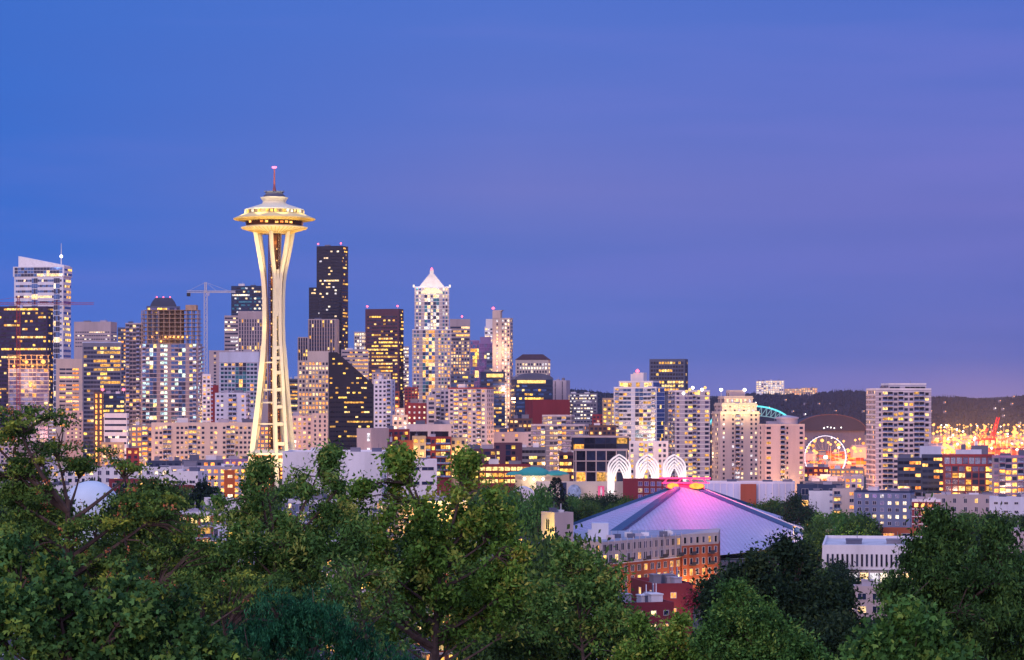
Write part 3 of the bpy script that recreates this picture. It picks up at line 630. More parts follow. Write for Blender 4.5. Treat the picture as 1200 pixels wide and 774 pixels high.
B('grey pink apartment wing left of the red roofed white tower', 505, 527, 458, 1760, st(APT, pat='wbw', p=.25), wall='lilac', gear=0, yb=520, name='apartment_tower')
B('brick block with small bright square windows', 476, 507, 474, 1750, st(APT, wf=.35, hf=.35, bay=3.5, fh=3.8, p=.8, pal='pale'), wall='maroon', gear=1, yb=505, cat='apartment block', name='apartment_block')
B('pale stair tower beside the brick block with bright windows', 500, 511, 465, 1740, st(APT, pat='w', p=.4, bay=5), wall='lilac', gear=1, yb=500, cat='apartment block', name='apartment_block')
B('bluish white apartment tower with dark paired windows', 438, 463, 446, 1800, st(APT, p=.1, wf=.55, hf=.5, pat='ww.wb'), s=st(APT, pat='.w', p=.1), th=-18, c=.82, wall='bluewhite', gear=1, yb=515, name='apartment_tower')
B('low dusty mauve tower top behind the bluish white tower', 436, 458, 438, 2300, st(APT, p=.3, wf=.4), wall='pink', gear=1, yb=460, name='apartment_tower')
B('creamy stepped block glowing warm before the dark slab', 460, 478, 482, 1700, st(APT, p=.35, wf=.5, pal='pale'), wall='cream', gear=1, yb=520, cat='apartment block', name='apartment_block', blocks=[(0, 1, 0, 1, 488, {}), (.2, .8, .1, .9, 480, dict(z0=488.0))])
B('orange lit narrow block beside the bluish white tower', 462, 468, 460, 1900, st(APT, p=.5, pal='orange'), wall='brick', gear=0, yb=490, cat='apartment block', name='apartment_block')
B('dark pavilion of black frames on a pale terrace', 477, 529, 499, 1580, st(CUR, fh=7, bay=11, glass='black', p=.03, wf=.85, hf=.8, topskip=3), wall='lilac', gear=3, yb=520, cat='office', ar=.5, name='office_building', roof='roofdark')
B('pink windowless warehouse box next to the grey white hall', 418, 456, 504, 1450, st(APT, pat='.....w', p=.9, pal='pale', fh=8), s=st(APT, pat='.'), th=-30, c=.45, wall='pink', gear=0, yb=532, cat='warehouse', name='warehouse')
B('low pink tower block behind the tower legs on the right', 336, 372, 489, 1700, st(APT, wf=.5, p=.4, pal='warm'), wall='pink', gear=1, yb=530, name='apartment_block', cat='apartment block')
B('rose coloured block with a lamp lit wall beside the black office', 366, 384, 486, 1650, st(APT, wf=.4, p=.1), wall='pink', gear=1, yb=525, name='apartment_block', cat='apartment block', ar=.6)
# brick row
for i, (a, c_, y, wl, pt, p_, nm) in enumerate([(454, 468, 520, 'plum', 'wW', .5, 'dark brick bay with large lit panes at the left end of the row'), (467, 484, 518, 'brick', '.', 0, 'plain salmon brick wall block between two window bays'), (483, 499, 513, 'tan', 'w.w', .5, 'yellow lit brick gable front with paired windows'),
      (498, 529, 514, 'maroon', 'bwbb', .25, 'dark red brick block with white balcony stacks'), (528, 546, 515, 'tan', 'wLw', .4, 'bright yellow washed gable at the right end of the brick row')]):
    bb = B(nm, a, c_, y, 1350 + i * 3, st(APT, fh=3.6, bay=3, pat=pt, p=p_, wf=.6, hf=.55, pal='yellow'), wall=wl, roof='roofdark', gear=1, yb=560, cat='apartment block', name='apartment_block', ar=.8, group=None)
    if wl == 'tan': lamp((0, -bb['d']/2 - 5, bb['zt'] - 9), 5200, (1, .66, .18), 1, parent=bb['root'])
B('low dark stepped building dotted with amber windows', 546, 612, 523, 1480, st(APT, fh=3.4, p=.3, pal='yellow', wf=.7, pat='wW.Ww', glass='black dark'), wall='plum', roof='roofdark', gear=3, yb=560, cat='office', name='office_building', ar=.4, blocks=[(0, .55, 0, 1, 528, {}), (.5, 1, .05, .9, 521, dict(pat='w.g')),])
B('two storey terrace with a long row of glowing windows', 560, 622, 546, 1380, st(OFF, fh=3.6, bay=3.4, wf=.85, hf=.6, p=.6, row=.6, pal='yellow'), wall='maroon', roof='roofdark', gear=2, yb=566, cat='office', name='office_building', ar=.3)
B('stepped apartment block with white banded storeys before the maroon box', 622, 690, 499, 1650, st(APT, fh=3.3, bay=3, wf=.75, hf=.5, band=.3, p=.28, pal='warm', pat='wwb.wWbWw', glass='dark lilac'), wall='grey', trim='lilac', gear=2, yb=552, th=-12, c=.93, name='apartment_block', cat='apartment block', blocks=[(0, 1, 0, 1, 499, {}), (.2, .75, .1, .9, 488, dict(z0=499.0, p=.4))])
B('dark office with black panes in a pink square frame grid', 673, 736, 516, 1450, st(CUR, fh=6.2, bay=6, fin=.5, finw=.6, band=.5, bandh=.6, glass='black dark', p=.07, wf=.9, hf=.9, pat='w'), th=0, ar=.5, wall='dark', trim='pink', gear=1, yb=570, cat='office', name='office_building', roof='roofwhite', blocks=[(0, 1, 0, 1, 528, {}), (-.05, 1.02, .02, .95, 513, dict(z0=528.0, band=0., fin=0., p=.15, fh=5, wf=.95))])
B('hillside block with gold lamps along its right edge', 668, 700, 473, 2300, st(APT, p=.4, pal='pale', glass='dark', pat='wWw', hf=.4), wall='grey', gear=3, yb=515, cat='office', name='office_building', th=10, c=.9)
B('brick toned side building right of the white banded block', 694, 708, 487, 2000, st(APT, p=.25, pal='warm'), wall='maroon', gear=1, yb=530, cat='apartment block', name='apartment_block')
B('narrow block streaked with yellow light beside the blue white tower', 706, 722, 468, 1900, st(APT, p=.6, pal='yellow', pat='wl'), wall='tan', gear=0, yb=530, cat='apartment block', name='apartment_block')

# Queen-side towers right of centre
BW = st(APT, fh=3.1, bay=3.3, wf=.8, hf=.6, glass='blue pale dark', p=.12, pal='yellow', band=.2, bandh=.4)
b = B('blue white apartment tower with a glowing roof terrace and red beacon', 719, 779, 449, 1800, st(BW, pat='bWWWW.gg.WWb'), s=st(BW, glass='blue', pat='gg'), th=-20, c=.84, wall='bluewhite', trim='white', gear=0, yb=530, name='apartment_tower',
  blocks=[(0, 1, 0, 1, 455, {}), (.1, .9, .1, .9, 448, dict(z0=455.0, p=1.0, pal='yellow', band=0., fh=4, hf=.8, glass='pale'))])
r = b['root']; w, d, zt = b['w'], b['d'], b['pz'](448)
MB().box(-w*.1, w*.14, -d*.2, d*.2, zt, zt + 7).box(-w*.16, -w*.1, -d*.2, d*.1, zt, zt + 6).build('penthouse', W['white'], r)
MB().lathe([(.3, 0), (1.6, 1), (.3, 2.6)], 0, 8).build('beacon', E_RED, r, (0, -d*.2, zt + 7))
B('white lower block with warm balconies under the blue white tower', 731, 783, 519, 1500, st(APT, fh=3.1, bay=2.9, p=.25, pal='yellow', wf=.55, pat='ww.bLb.ww'), wall='white', gear=0, yb=572, name='apartment_block', cat='apartment block', ar=.5)
B('dark grey office slab with an amber band near its top', 761, 806, 422, 2300, st(OFF, fh=3.6, bay=2.6, wf=.8, hf=.6, p=.02, glass='dark black', topskip=1, fin=.3, finw=.5), th=-12, c=.92, wall='slate', trim='slate', gear=0, yb=465)
B('grey apartment tower with cream balconies and a gold lit top', 783, 832, 459, 1700, st(APT, fh=3.1, bay=3, p=.22, pal='yellow', wf=.65, hf=.55, pat='ww.wWbbw.wW', glass='dark lilac', band=.2), s=st(APT, pat='wbw', p=.15), th=16, c=.84, wall='lilac', trim='white', gear=1, yb=565, name='apartment_tower')
b = B('cream apartment tower with a stepped yellow floodlit crown', 834, 890, 484, 1600, st(APT, fh=3.0, bay=3, p=.2, pal='pale', wf=.42, hf=.5, pat='w.wwbw.www', glass='dark'), s=st(APT, pat='w.w', p=.15, wf=.4), th=18, c=.82, wall='pink', trim='cream', gear=0, yb=565, name='apartment_tower',
  blocks=[(0, 1, 0, 1, 484, {}), (.06, .94, .06, .94, 474, dict(z0=484.0, pat='w', p=.6)), (.14, .86, .14, .86, 466, dict(z0=474.0, p=.6)), (.3, .7, .3, .7, 459, dict(z0=466.0, pat='.'))])
r = b['root']; w, d = b['w'], b['d']
for zz, e in ((484, .52), (474, .46), (466, .38)):
    z = b['pz'](zz); MB().box(-w*e, w*e, -d*e, d*e, z - .9, z - .2).build('cornice', W['cream'], r)
for x in (-.4, -.13, .13, .4):
    for z in (486, 476): lamp((x * w, -d*.5 - 4, b['pz'](z)), 1500, (1, .66, .24), 1, parent=r)
for x in (-.3, .3): MB().bar((0, 0, 0), (0, 0, 4), .2).lathe([(.2, 4), (1.1, 4.5), (1.1, 5.6), (.2, 6)], 1, 8).build('roof_light', [W['steel'], E_WHITE], r, (x * w - 3, -d*.2, b['pz'](466)))
for i in range(9):     # bright lamps on the terrace between the two towers
    q = tag(MB().bar((0, 0, -3), (0, 0, 0), .15).lathe([(.3, 0), (1., .6), (1., 1.4), (.3, 2)], 1, 8).build('terrace_lamp', [W['steel'], E_GOLD if i % 3 else E_WHITE], None, (X(801 + i * 3.6, 1640), 1640, Z(463 - (i % 4) * 2.2, 1640))), 'bright lamp among those strung over the gold lit tower roofs', 'lamp', 'lamps along the gold lit tower roofs')
b = B('pinkish apartment tower with a round tank on its roof', 888, 943, 499, 1500, st(APT, fh=3.1, bay=3.1, p=.07, pal='yellow', wf=.7, hf=.5, pat='W.b.Bn.W.w', glass='dark black'), s=st(APT, pat='.w.', p=.1), th=20, c=.84, wall='pink', trim='cream', gear=1, yb=570, name='apartment_tower')
MB().lathe([(6.5, 0), (6.5, 4), (7.2, 4), (7.2, 5), (1, 6.2)], 0, 24).build('roof_tank', W['lilac'], b['root'], (b['w']*.15, 0, b['zt']))
B('wide grey white apartment tower standing alone on the right', 1015, 1091, 460, 1500, st(APT, fh=3.15, bay=3.1, p=.13, pal='yellow', wf=.66, hf=.5, pat='nnbbwwBBww.BBbw', glass='dark black', band=.25, bandh=.35, topskip=1), s=st(APT, pat='wnw', p=.1, wf=.5, band=.25), th=14, c=.85, wall='lilac', trim='white', gear=2, yb=576, name='apartment_tower',
  blocks=[(0, 1, 0, 1, 457, dict(topskip=1)), (.25, .93, .1, .9, 451, dict(z0=457.0, pat='gg.gg', p=0., fh=5))])

# ------------------------------------------------------------------ observation tower
def needle():
    D = 1280; k = F / D; x0 = X(321.5, D); gz = ground(x0, D)
    root = empty('observation_tower', (x0, D, gz), 0, 'tall white observation tower with a floodlit saucer top on curved tripod legs', 'tower')
    def zz(py): return Z(py, D) - gz
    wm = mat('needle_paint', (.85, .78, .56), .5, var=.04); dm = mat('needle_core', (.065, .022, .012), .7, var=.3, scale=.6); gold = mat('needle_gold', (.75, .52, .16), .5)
    ks = [(611, 17.0, 3.3), (575, 14.2, 3.0), (535, 11.4, 2.75), (500, 9.4, 2.55), (460, 7.4, 2.2), (425, 5.9, 1.8), (400, 5.1, 1.4), (380, 4.8, 1.3), (350, 4.9, 1.3), (330, 5.4, 1.4), (318, 5.9, 2.0), (300, 7.0, 3.3), (285, 8.0, 4.1), (270, 9.0, 4.7)]
    def ip(y, j):
        for a, b in zip(ks, ks[1:]):
            if b[0] <= y <= a[0]:
                t = (a[0] - y) / (a[0] - b[0]); return a[j] * (1 - t) + b[j] * t
        return ks[-1][j] if y < ks[-1][0] else ks[0][j]
    ys = [611, 593, 575, 555, 535, 515, 500, 480, 460, 440, 425, 410, 400, 390, 380, 365, 350, 338, 330, 323, 318, 310, 300, 292, 285, 277, 270]
    for az in (23, -97, 143):
        a = R(az); rad = Vector((math.sin(a), -math.cos(a), 0)); tan = Vector((math.cos(a), math.sin(a), 0))
        mb = MB()
        for sgn in (-1, 1):
            V = []; wt = 1.0
            for y in ys:
                c = rad * ip(y, 1) + tan * sgn * ip(y, 2) + Vector((0, 0, zz(y)))
                wd = 1.15 if y > 420 or y < 325 else 1.15; dp = 1.9 if y > 400 else 1.5
                for p, q in ((-1, -1), (1, -1), (1, 1), (-1, 1)): V.append(c + tan * wd * .70 * p + rad * dp * .7 * q)
            n = len(ys)
            mb.add(V, [(4*j + b, 4*j + (b+1) % 4, 4*j + 4 + (b+1) % 4, 4*j + 4 + b) for j in range(n - 1) for b in range(4)] + [(0, 1, 2, 3), (4*n-1, 4*n-2, 4*n-3, 4*n-4)])
        for y in (575, 545, 520, 497, 477, 457, 437, 420, 408, 328, 334, 345, 360):    # plates tying the twin beams
            c = rad * ip(y, 1) + Vector((0, 0, zz(y))); s_ = ip(y, 2)
            hh = .9 if y > 405 else 5
            M = Matrix(((tan.x, rad.x, 0, c.x), (tan.y, rad.y, 0, c.y), (0, 0, 1, c.z), (0, 0, 0, 1)))
            mb.box(-s_ + .9, s_ - .9, -1.0, 1.0, -hh, hh, 0, M)
        mb.build('leg', wm, root)
    mb = MB()
    for y in (545, 497, 472, 457, 425):     # horizontal ring beams between the three legs
        pts = []
        for az in (23, -97, 143):
            a = R(az); pts.append(Vector((math.sin(a), -math.cos(a), 0)) * ip(y, 1) + Vector((0, 0, zz(y))))
        for i in range(3): mb.bar(pts[i], pts[(i + 1) % 3], .55)
    mb.build('ring_beam', wm, root)
    # core shaft: dark lattice with rows of lights
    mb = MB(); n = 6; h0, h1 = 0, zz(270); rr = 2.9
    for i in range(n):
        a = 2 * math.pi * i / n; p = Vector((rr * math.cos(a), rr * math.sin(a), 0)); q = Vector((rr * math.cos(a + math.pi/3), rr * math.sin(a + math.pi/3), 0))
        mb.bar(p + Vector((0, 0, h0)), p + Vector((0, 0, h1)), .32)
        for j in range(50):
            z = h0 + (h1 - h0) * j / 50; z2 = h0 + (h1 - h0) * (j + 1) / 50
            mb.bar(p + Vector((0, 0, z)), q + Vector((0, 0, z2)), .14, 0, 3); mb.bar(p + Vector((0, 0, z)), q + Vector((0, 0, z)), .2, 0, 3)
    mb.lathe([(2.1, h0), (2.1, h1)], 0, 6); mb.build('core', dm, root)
    lm = MB().box(-.28, .28, -.2, 0, -.3, .3).mesh('core_light', [E_GOLD])
    for j in range(46):
        for a in (-60, -120 + 8):
            z = 8 + j * (h1 - 12) / 46; t = R(a)
            if j % 2 == (a == -60): continue
            o = bpy.data.objects.new('core_light', lm); COL.objects.link(o); o.parent = root; o.location = (3.1 * math.cos(t), 3.1 * math.sin(t), z)
    # lower platform
    z1, z2, z3, z4 = zz(546), zz(537), zz(533), zz(527)
    MB().lathe([(7, z1), (12.6, z1 + 1), (13.6, z2)], 0, 6).lathe([(14.2, z3), (14.2, z3 + 1), (9, z4), (3, z4)], 0, 6).build('lower_deck', wm, root)
    MB().lathe([(13.0, z2), (13.0, z3)], 0, 6).build('lower_deck_window', lit('deck_glow', (1, .32, .1), .8, .3), root)
    # saucer
    MB().lathe([(6, zz(274)), (9.8, zz(272.5)), (14.5, zz(270)), (17.2, zz(267.5)), (17.2, zz(266.8)), (15, zz(265.5)), (14, zz(265))], 0, 64).build('lower_saucer', wm, root)
    mb = MB()
    for i in range(48):
        a = 2 * math.pi * i / 48; c, s = math.cos(a), math.sin(a)
        mb.bar((8 * c, 8 * s, zz(274.3)), (16.8 * c, 16.8 * s, zz(268.2)), .22, 0, 4)
    mb.build('saucer_rib', gold, root)
    mb = MB().lathe([(14.6, zz(265)), (15.2, zz(259))], 0, 48); mb.build('restaurant_window', mat('restaurant_glass', (.08, .035, .02), .2), root)
    rng = random.Random(2); om = [MB().box(-.8, .8, -.12, .1, -.5, .5).mesh('restaurant_light', [PAL['orange'][i]]) for i in range(3)]
    for i in range(36):
        a = 2 * math.pi * i / 36
        if rng.random() < .6:
            o = bpy.data.objects.new('restaurant_light', rng.choice(om)); COL.objects.link(o); o.parent = root
            o.location = (15.05 * math.cos(a), 15.05 * math.sin(a), zz(262 + rng.uniform(-.8, .8))); o.rotation_euler = (0, 0, a + math.pi/2)
    MB().lathe([(14.5, zz(260)), (17, zz(259.3)), (21.2, zz(257.2)), (21.2, zz(256.6)), (19.5, zz(255)), (17, zz(252.5)), (15.8, zz(251.3))], 0, 72).build('halo', mat('halo_paint', (.82, .66, .30), .45, var=.03), root)
    mb = MB()
    for i in range(60):
        a = 2 * math.pi * i / 60; c, s = math.cos(a), math.sin(a)
        mb.bar((15 * c, 15 * s, zz(260.2)), (20.9 * c, 20.9 * s, zz(257.8)), .16, 0, 4)
    mb.build('halo_rib', gold, root)
    mb = MB().lathe([(15.4, zz(251.5)), (15.0, zz(246.5))], 0, 48); mb.build('deck_window', mat('deck_glass', (.10, .07, .05), .2), root)
    om = [MB().box(-.7, .7, -.12, .1, -.7, .7).mesh('deck_light', [q]) for q in (PAL['yellow'][0], PAL['yellow'][1], PAL['pale'][0])]
    for i in range(44):
        a = 2 * math.pi * i / 44
        if rng.random() < .7:
            o = bpy.data.objects.new('deck_light', rng.choice(om)); COL.objects.link(o); o.parent = root
            o.location = (15.35 * math.cos(a), 15.35 * math.sin(a), zz(249)); o.rotation_euler = (0, 0, a + math.pi/2)
    MB().lathe([(15.6, zz(247)), (15.4, zz(246.2)), (12.3, zz(243.6)), (8.6, zz(241)), (6.4, zz(239.2)), (5.8, zz(237)), (6.4, zz(234.5)), (7.1, zz(232.6)), (7.1, zz(231.7)), (5.6, zz(231.2)), (5.2, zz(231))], 0, 64).build('upper_cone', wm, root)
    mb = MB().lathe([(5.6, zz(231)), (5.6, zz(229.4)), (4.9, zz(229.2)), (4.4, zz(226)), (5.2, zz(225.6)), (5.2, zz(225))], 0, 32)
    for i in range(16):
        a = i * math.pi / 8; mb.bar((5.1 * math.cos(a), 5.1 * math.sin(a), zz(225)), (5.1 * math.cos(a), 5.1 * math.sin(a), zz(223.6)), .12)
    mb.build('top_deck', W['slate'], root)
    MB().bar((0, 0, zz(226)), (0, 0, zz(219)), 1.1, r2=.6, n=6).bar((0, 0, zz(219)), (0, 0, zz(197)), .55, r2=.3, n=6).build('spire', mat('spire_red', (.35, .10, .10), .5), root)
    MB().lathe([(.3, zz(198)), (1.3, zz(197)), (1.3, zz(195.6)), (.3, zz(195))], 0, 12).build('beacon', lit('beacon_pink', (1, .22, .38), 2.6, .05), root)
    # floodlights on the tower
    for z_ in (12, 30, 52, 74, 98, 122, 142): lamp((-3.9 if z_ < 110 else 0, -3.6, z_), 1500, (1, .55, .14), .4, parent=root)
    Y = (1, .70, .26)
    for a in (-150, -100, -55, -15):
        t = R(a); lamp((58 * math.cos(t), 58 * math.sin(t), 6), 140000, Y, 2, 'SPOT', (0, 0, 75), 75, root)
    for a in (-155, -110, -70, -25):
        t = R(a); lamp((34 * math.cos(t), 34 * math.sin(t), zz(330)), 56000, Y, 2, 'SPOT', (0, 0, zz(262)), 70, root)
        lamp((20.5 * math.cos(t), 20.5 * math.sin(t), zz(252)), 17000, (1, .84, .42), .8, 'SPOT', (0, 0, zz(237)), 90, root)
    for a in (-130, -50):
        t = R(a); lamp((26 * math.cos(t), 26 * math.sin(t), zz(470)), 7000, Y, 2, 'SPOT', (0, 0, zz(400)), 80, root)
needle()

# ------------------------------------------------------------------ arena with pyramid roof
def arena():
    c = [Vector(p) for p in ((28, 1095, 5), (22, 885, 2), (122, 1003, 4.6), (128, 1150, 5))]
    ap = Vector((73.5, 1052, 24.6)); root = empty('arena', (ap.x, ap.y, 0), 0, 'wide low arena with a pale four sided pyramid roof lit magenta at the peak', 'arena')
    off = Vector((ap.x, ap.y, 0)); rm = mat('arena_roof', (.52, .52, .66), .55, var=.05, scale=.6)
    # tiled look: fine ribs across the roof
    nt = rm.node_tree; N = nt.nodes; L = nt.links; g = N.new('ShaderNodeNewGeometry'); br = N.new('ShaderNodeTexBrick'); mp = N.new('ShaderNodeMapping')
    mp.inputs['Rotation'].default_value = (0, 0, R(38)); L.new(g.outputs['Position'], mp.inputs[0]); L.new(mp.outputs[0], br.inputs[0])
    br.inputs['Color1'].default_value = (.44, .47, .70, 1); br.inputs['Color2'].default_value = (.36, .40, .62, 1); br.inputs['Mortar'].default_value = (.19, .20, .36, 1)
    br.inputs['Scale'].default_value = 1; br.inputs['Brick Width'].default_value = 2.4; br.inputs['Row Height'].default_value = 1.3; br.inputs['Mortar Size'].default_value = .16
    L.new(br.outputs[0], N['Principled BSDF'].inputs['Base Color'])
    for i in range(4):
        a, b = c[i], c[(i + 1) % 4]; n = 10; V = []; m = MB()
        for j in range(n + 1):
            t = j / n; sag = -1.6 * math.sin(math.pi * t)
            for k in range(n + 1):
                u = k / n; e = a.lerp(b, u); bl = math.sin(math.pi * u); o_ = Vector((b.y - a.y, a.x - b.x, 0)).normalized(); e += o_ * 16 * bl * (-1 if o_.dot(e - ap) < 0 else 1); e.z -= bl * 1.2; p = e.lerp(ap, t * .95); p.z += sag * math.sin(math.pi * u) * 1.0; V.append(p - off)
        m.add(V, [(j*(n+1)+k, j*(n+1)+k+1, (j+1)*(n+1)+k+1, (j+1)*(n+1)+k) for j in range(n) for k in range(n)])
        o = m.build('roof_panel', rm, root)
        for p in o.data.polygons: p.use_smooth = True
        MB().add([a - off, b - off, b - off - Vector((0, 0, b.z + .5)), a - off - Vector((0, 0, a.z + .5))], [(0, 3, 2, 1)]).build('wall', W['concrete'], root)
    for i in range(4):       # hip beams
        a = c[i] - off; t = ap - off; d = (t - a); s = d.cross(Vector((0, 0, 1))).normalized(); up = Vector((0, 0, 1)); V = []
        for q, wd in ((0, 2.6), (1, 1.3)):
            p = a.lerp(t, q * .93)
            for x, z in ((-1, -.6), (1, -.6), (1, .8), (-1, .8)): V.append(p + s * wd * x + up * z)
        MB().add(V, [(0, 1, 5, 4), (1, 2, 6, 5), (2, 3, 7, 6), (3, 0, 4, 7), (3, 2, 1, 0), (4, 5, 6, 7)]).build('hip_beam', mat('arena_beam', (.030, .085, .20), .6), root)
        if i != 2: continue
        V = []
        for q, wd in ((0, 2.6), (1, 1.3)):
            p = a.lerp(t, q * .93)
            for x, z in ((wd + .02, -.4), (wd + .8, -.4), (wd + .8, 1.0), (wd + .02, 1.0)): V.append(p + s * x * (-1 if i in (1, 2) and False else 1) + up * z)
        MB().add(V, [(0, 1, 5, 4), (1, 2, 6, 5), (2, 3, 7, 6), (3, 0, 4, 7), (3, 2, 1, 0), (4, 5, 6, 7)]).build('edge_trim', W['white'], root)
    m = MB(); m.box(-8, 8, -8, 8, 23.0, 24.2); m.box(-6.5, 6.5, -6, 6, 24.2, 25.4); m.build('peak_frame', mat('peak_red', (.5, .05, .14), .5), root)
    for x, w_ in ((-5.4, 2.5), (4.6, 3.2)):
        MB().add([(x + w_ * math.cos(t) , -8.6 + .5 * math.sin(2 * t), 24.0 + 1.3 * math.sin(t)) for t in [2 * math.pi * i / 14 for i in range(14)]] + [(x, -9.4, 24.0)], [(i, (i + 1) % 14, 14) for i in range(14)] + [tuple(range(14))[::-1]]).build('peak_lamp', E_ORANGE, root)
    m = MB()
    for x in (-9, -3, 3, 9): m.bar((x, -6, 25.3), (x + (1.5 if x < 0 else -1.5), -5, 27.2), .3)
    m.box(-11, 11, -4, -3, 26.8, 27.5); m.box(-10, 10, -8.5, -8.1, 25.0, 25.5); m.build('peak_truss', mat('peak_pink', (.8, .12, .3), .5), root)
    MG = (1, .06, .34)
    lamp((-8, -13, 27.0), 16000, (1, .02, .12), .6, parent=root); lamp((9, -13, 27.0), 16000, (1, .02, .12), .6, parent=root)
    lamp((1, -20, 27.5), 10000, (1, .02, .26), .8, parent=root); lamp((6, -34, 26), 6000, (1, .04, .36), 1, parent=root); lamp((3, -52, 24), 2600, (1, .12, .6), 1, parent=root)
    lamp((-4.5, -10.5, 25.6), 700, (1, .45, .05), .3, parent=root); lamp((6, -11, 25.6), 900, (1, .45, .05), .3, parent=root)
arena()

# ------------------------------------------------------------------ science centre arches
def arch(px, label):
    D = 1215; x = X(px, D); root = empty('gothic_arch', (x, D, 0), 0, label, 'arch', 'white floodlit arches behind the arena')
    H = Z(533, D); pm = mat('arch_paint', (.85, .82, .80), .5, var=.03)
    def gothic(hw, top, spring, y, r, mb):
        pts = []
        for s in (-1, 1):
            q = [Vector((s * hw, y, 0)), Vector((s * hw, y, spring))]
            for t in range(1, 9):
                a = t / 8; q.append(Vector((s * hw * (1 - a ** 2.4), y, spring + (top - spring) * a)))
            for u, v in zip(q, q[1:]): mb.bar(u, v, r, 0, 4)
    for y in (-2.2, 2.2):
        mb = MB()
        for i in range(5): gothic(5.4 - i * .66, H - i * 1.5, H * (.80 - .06 * i), y, .50, mb)
        mb.build('frame', pm, root)
    mb = MB()
    for s in (-1, 1):
        for i in range(4):
            for z in (H * .2, H * .35, H * .5): mb.bar((s * (5.7 - i * .72), -2.2, z), (s * (5.7 - i * .72), 2.2, z), .16, 0, 4)
    mb.build('brace', pm, root)
    for y in (-14,):
        lamp((-6, y, 16), 3600, (1, .88, .78), 1, parent=root); lamp((6, y, 22), 3600, (1, .88, .78), 1, parent=root)
arch(725.5, 'leftmost white gothic arch frame standing behind the long pale wall')
arch(758.5, 'middle white gothic arch frame between its two taller neighbours')
arch(790, 'rightmost white gothic arch frame rising over the red lit roof peak')

# ------------------------------------------------------------------ near buildings
B('long pale grey hall with blank walls right of the tower legs', 331, 456, 532, 1150, st(APT, pat='.'), th=-4.5, c=.93, wall='white', roof='roofwhite', gear=3, cat='hall', name='hall')
B('white stepped hall with dark slot windows behind the tall maples', 455, 512, 541, 1120, st(APT, fh=6, bay=6, wf=.8, hf=.25, p=0, pat='wW'), wall='white', roof='roofwhite', gear=2, cat='hall', name='hall')
B('long white museum wall hung with a pink figure banner', 628, 762, 567, 1230, st(APT, pat='.'), wall='cream', roof='roofwhite', gear=0, cat='hall', name='hall', ar=.12)
bb = B('plum box with a diamond patterned wall beside the red roof peak', 730, 800, 563.5, 1190, st(APT, fh=3, bay=3, wf=.7, hf=.7, p=.05, glass='lilac mauve', pat='...wwwwwwwwwwwwww'), wall='maroon', roof='roofgrey', gear=0, cat='hall', name='hall', ar=.2)
# banners on the museum wall
D = 1226
for px, cx_, lab in ((704.5, 'banner_pink', 'tall pink banner showing a pale standing figure shape'), (673, 'banner_blue', 'oval blue and grey poster hung on the long pale wall')):
    o = empty('banner', (X(px, D), D, Z(583, D)), 0, lab, 'banner')
    m = MB()
    if 'pink' in cx_: m.box(-1.6, 1.6, 0, .12, 0, 5.6, 0); m.box(-.5, .5, -.05, 0, .7, 4.0, 1); m.box(-.35, .35, -.05, 0, 4.1, 4.9, 1)
    else: m.lathe([(.01, -.1), (3.4, -.1), (3.4, .1), (.01, .1)], 0, 20)
    q = m.build('cloth', [mat('pink_cloth', (.8, .12, .3)) if 'pink' in cx_ else mat('blue_cloth', (.16, .22, .4), var=.6, scale=.5), W['white']], o)
    if 'blue' in cx_: q.rotation_euler = (math.pi/2, 0, 0); q.scale = (1, 1.15, 1); q.location = (0, 0, 2.5)
for x in (640, 668, 690, 715, 745): lamp((X(x, 1215), 1215, 8), 1800, (1, .74, .5), 1)
B('blue painted kiosk at the foot of the pale museum wall', 656, 664, 568, 1200, st(APT, pat='.'), wall='navy', roof='roofgrey', gear=0, cat='kiosk', name='kiosk', yb=590)
# teal domed pavilion
D = 1320; x = X(632, D); root = empty('domed_pavilion', (x, D, 0), 0, 'low pavilion under teal curved roofs beside bright white lights', 'pavilion')
MB().box(-13, 16, -6, 8, 0, Z(556, D)).build('wall', W['tan'], root)
m = MB()
for cx_, rr, h in ((-3, 9, 4.5), (9, 7, 2.4), (-13, 5, 2)):
    m.lathe([(rr * math.cos(a), Z(557, D) + h * math.sin(a)) for a in [i * math.pi / 16 for i in range(8)]] + [(.2, Z(557, D) + h)], 0, 20, (cx_, 0))
m.build('dome', mat('teal_copper', (.035, .30, .27), .5), root)
for x_ in (-8, -3, 2): MB().lathe([(.2, -.7), (.8, 0), (.2, .7)], 0, 8).build('wall_light', E_WHITE, root, (x_, -6.6, Z(561, D))); 
lamp((-3, -9, Z(563, D)), 4500, (1, .9, .6), .6, parent=root)
# white shell roof
D = 1150; root = empty('shell_roof_hall', (X(612, D), D, 0), 0, 'low hall under a smooth white curved shell roof among park trees', 'hall')
m = MB(); N_ = 16
V = [((-9 + 22 * k / N_), y, 1 + Z(567, D) * max(0, math.sin(math.pi * (k / N_ * .95 + .04))) ** .6 * (1 - .25 * (k / N_))) for y in (-10, 10) for k in range(N_ + 1)]
m.add(V, [(k, k + 1, k + N_ + 2, k + N_ + 1) for k in range(N_)] + [tuple(range(N_ + 1))[::-1], tuple(range(N_ + 1, 2 * N_ + 2))]); m.build('shell', W['white'], root)
root.location.z = 0
b = B('small pale tower block with a bright yellow lit end wall', 634, 672, 604, 840, st(APT, pat='.'), s=st(APT, fh=6, bay=3, pat='.w.', p=0, base=2, wf=.9, glass='black'), th=28, c=.58, wall='pink', gear=2, cat='apartment block', name='apartment_block')
lamp((-b['w']/2 - 4, -b['d']*.45, b['zt'] - 6), 7000, (1, .72, .05), .6, parent=b['root']); lamp((-b['w']/2 - 4, 0, b['zt'] - 14), 2600, (1, .72, .05), .6, parent=b['root'])

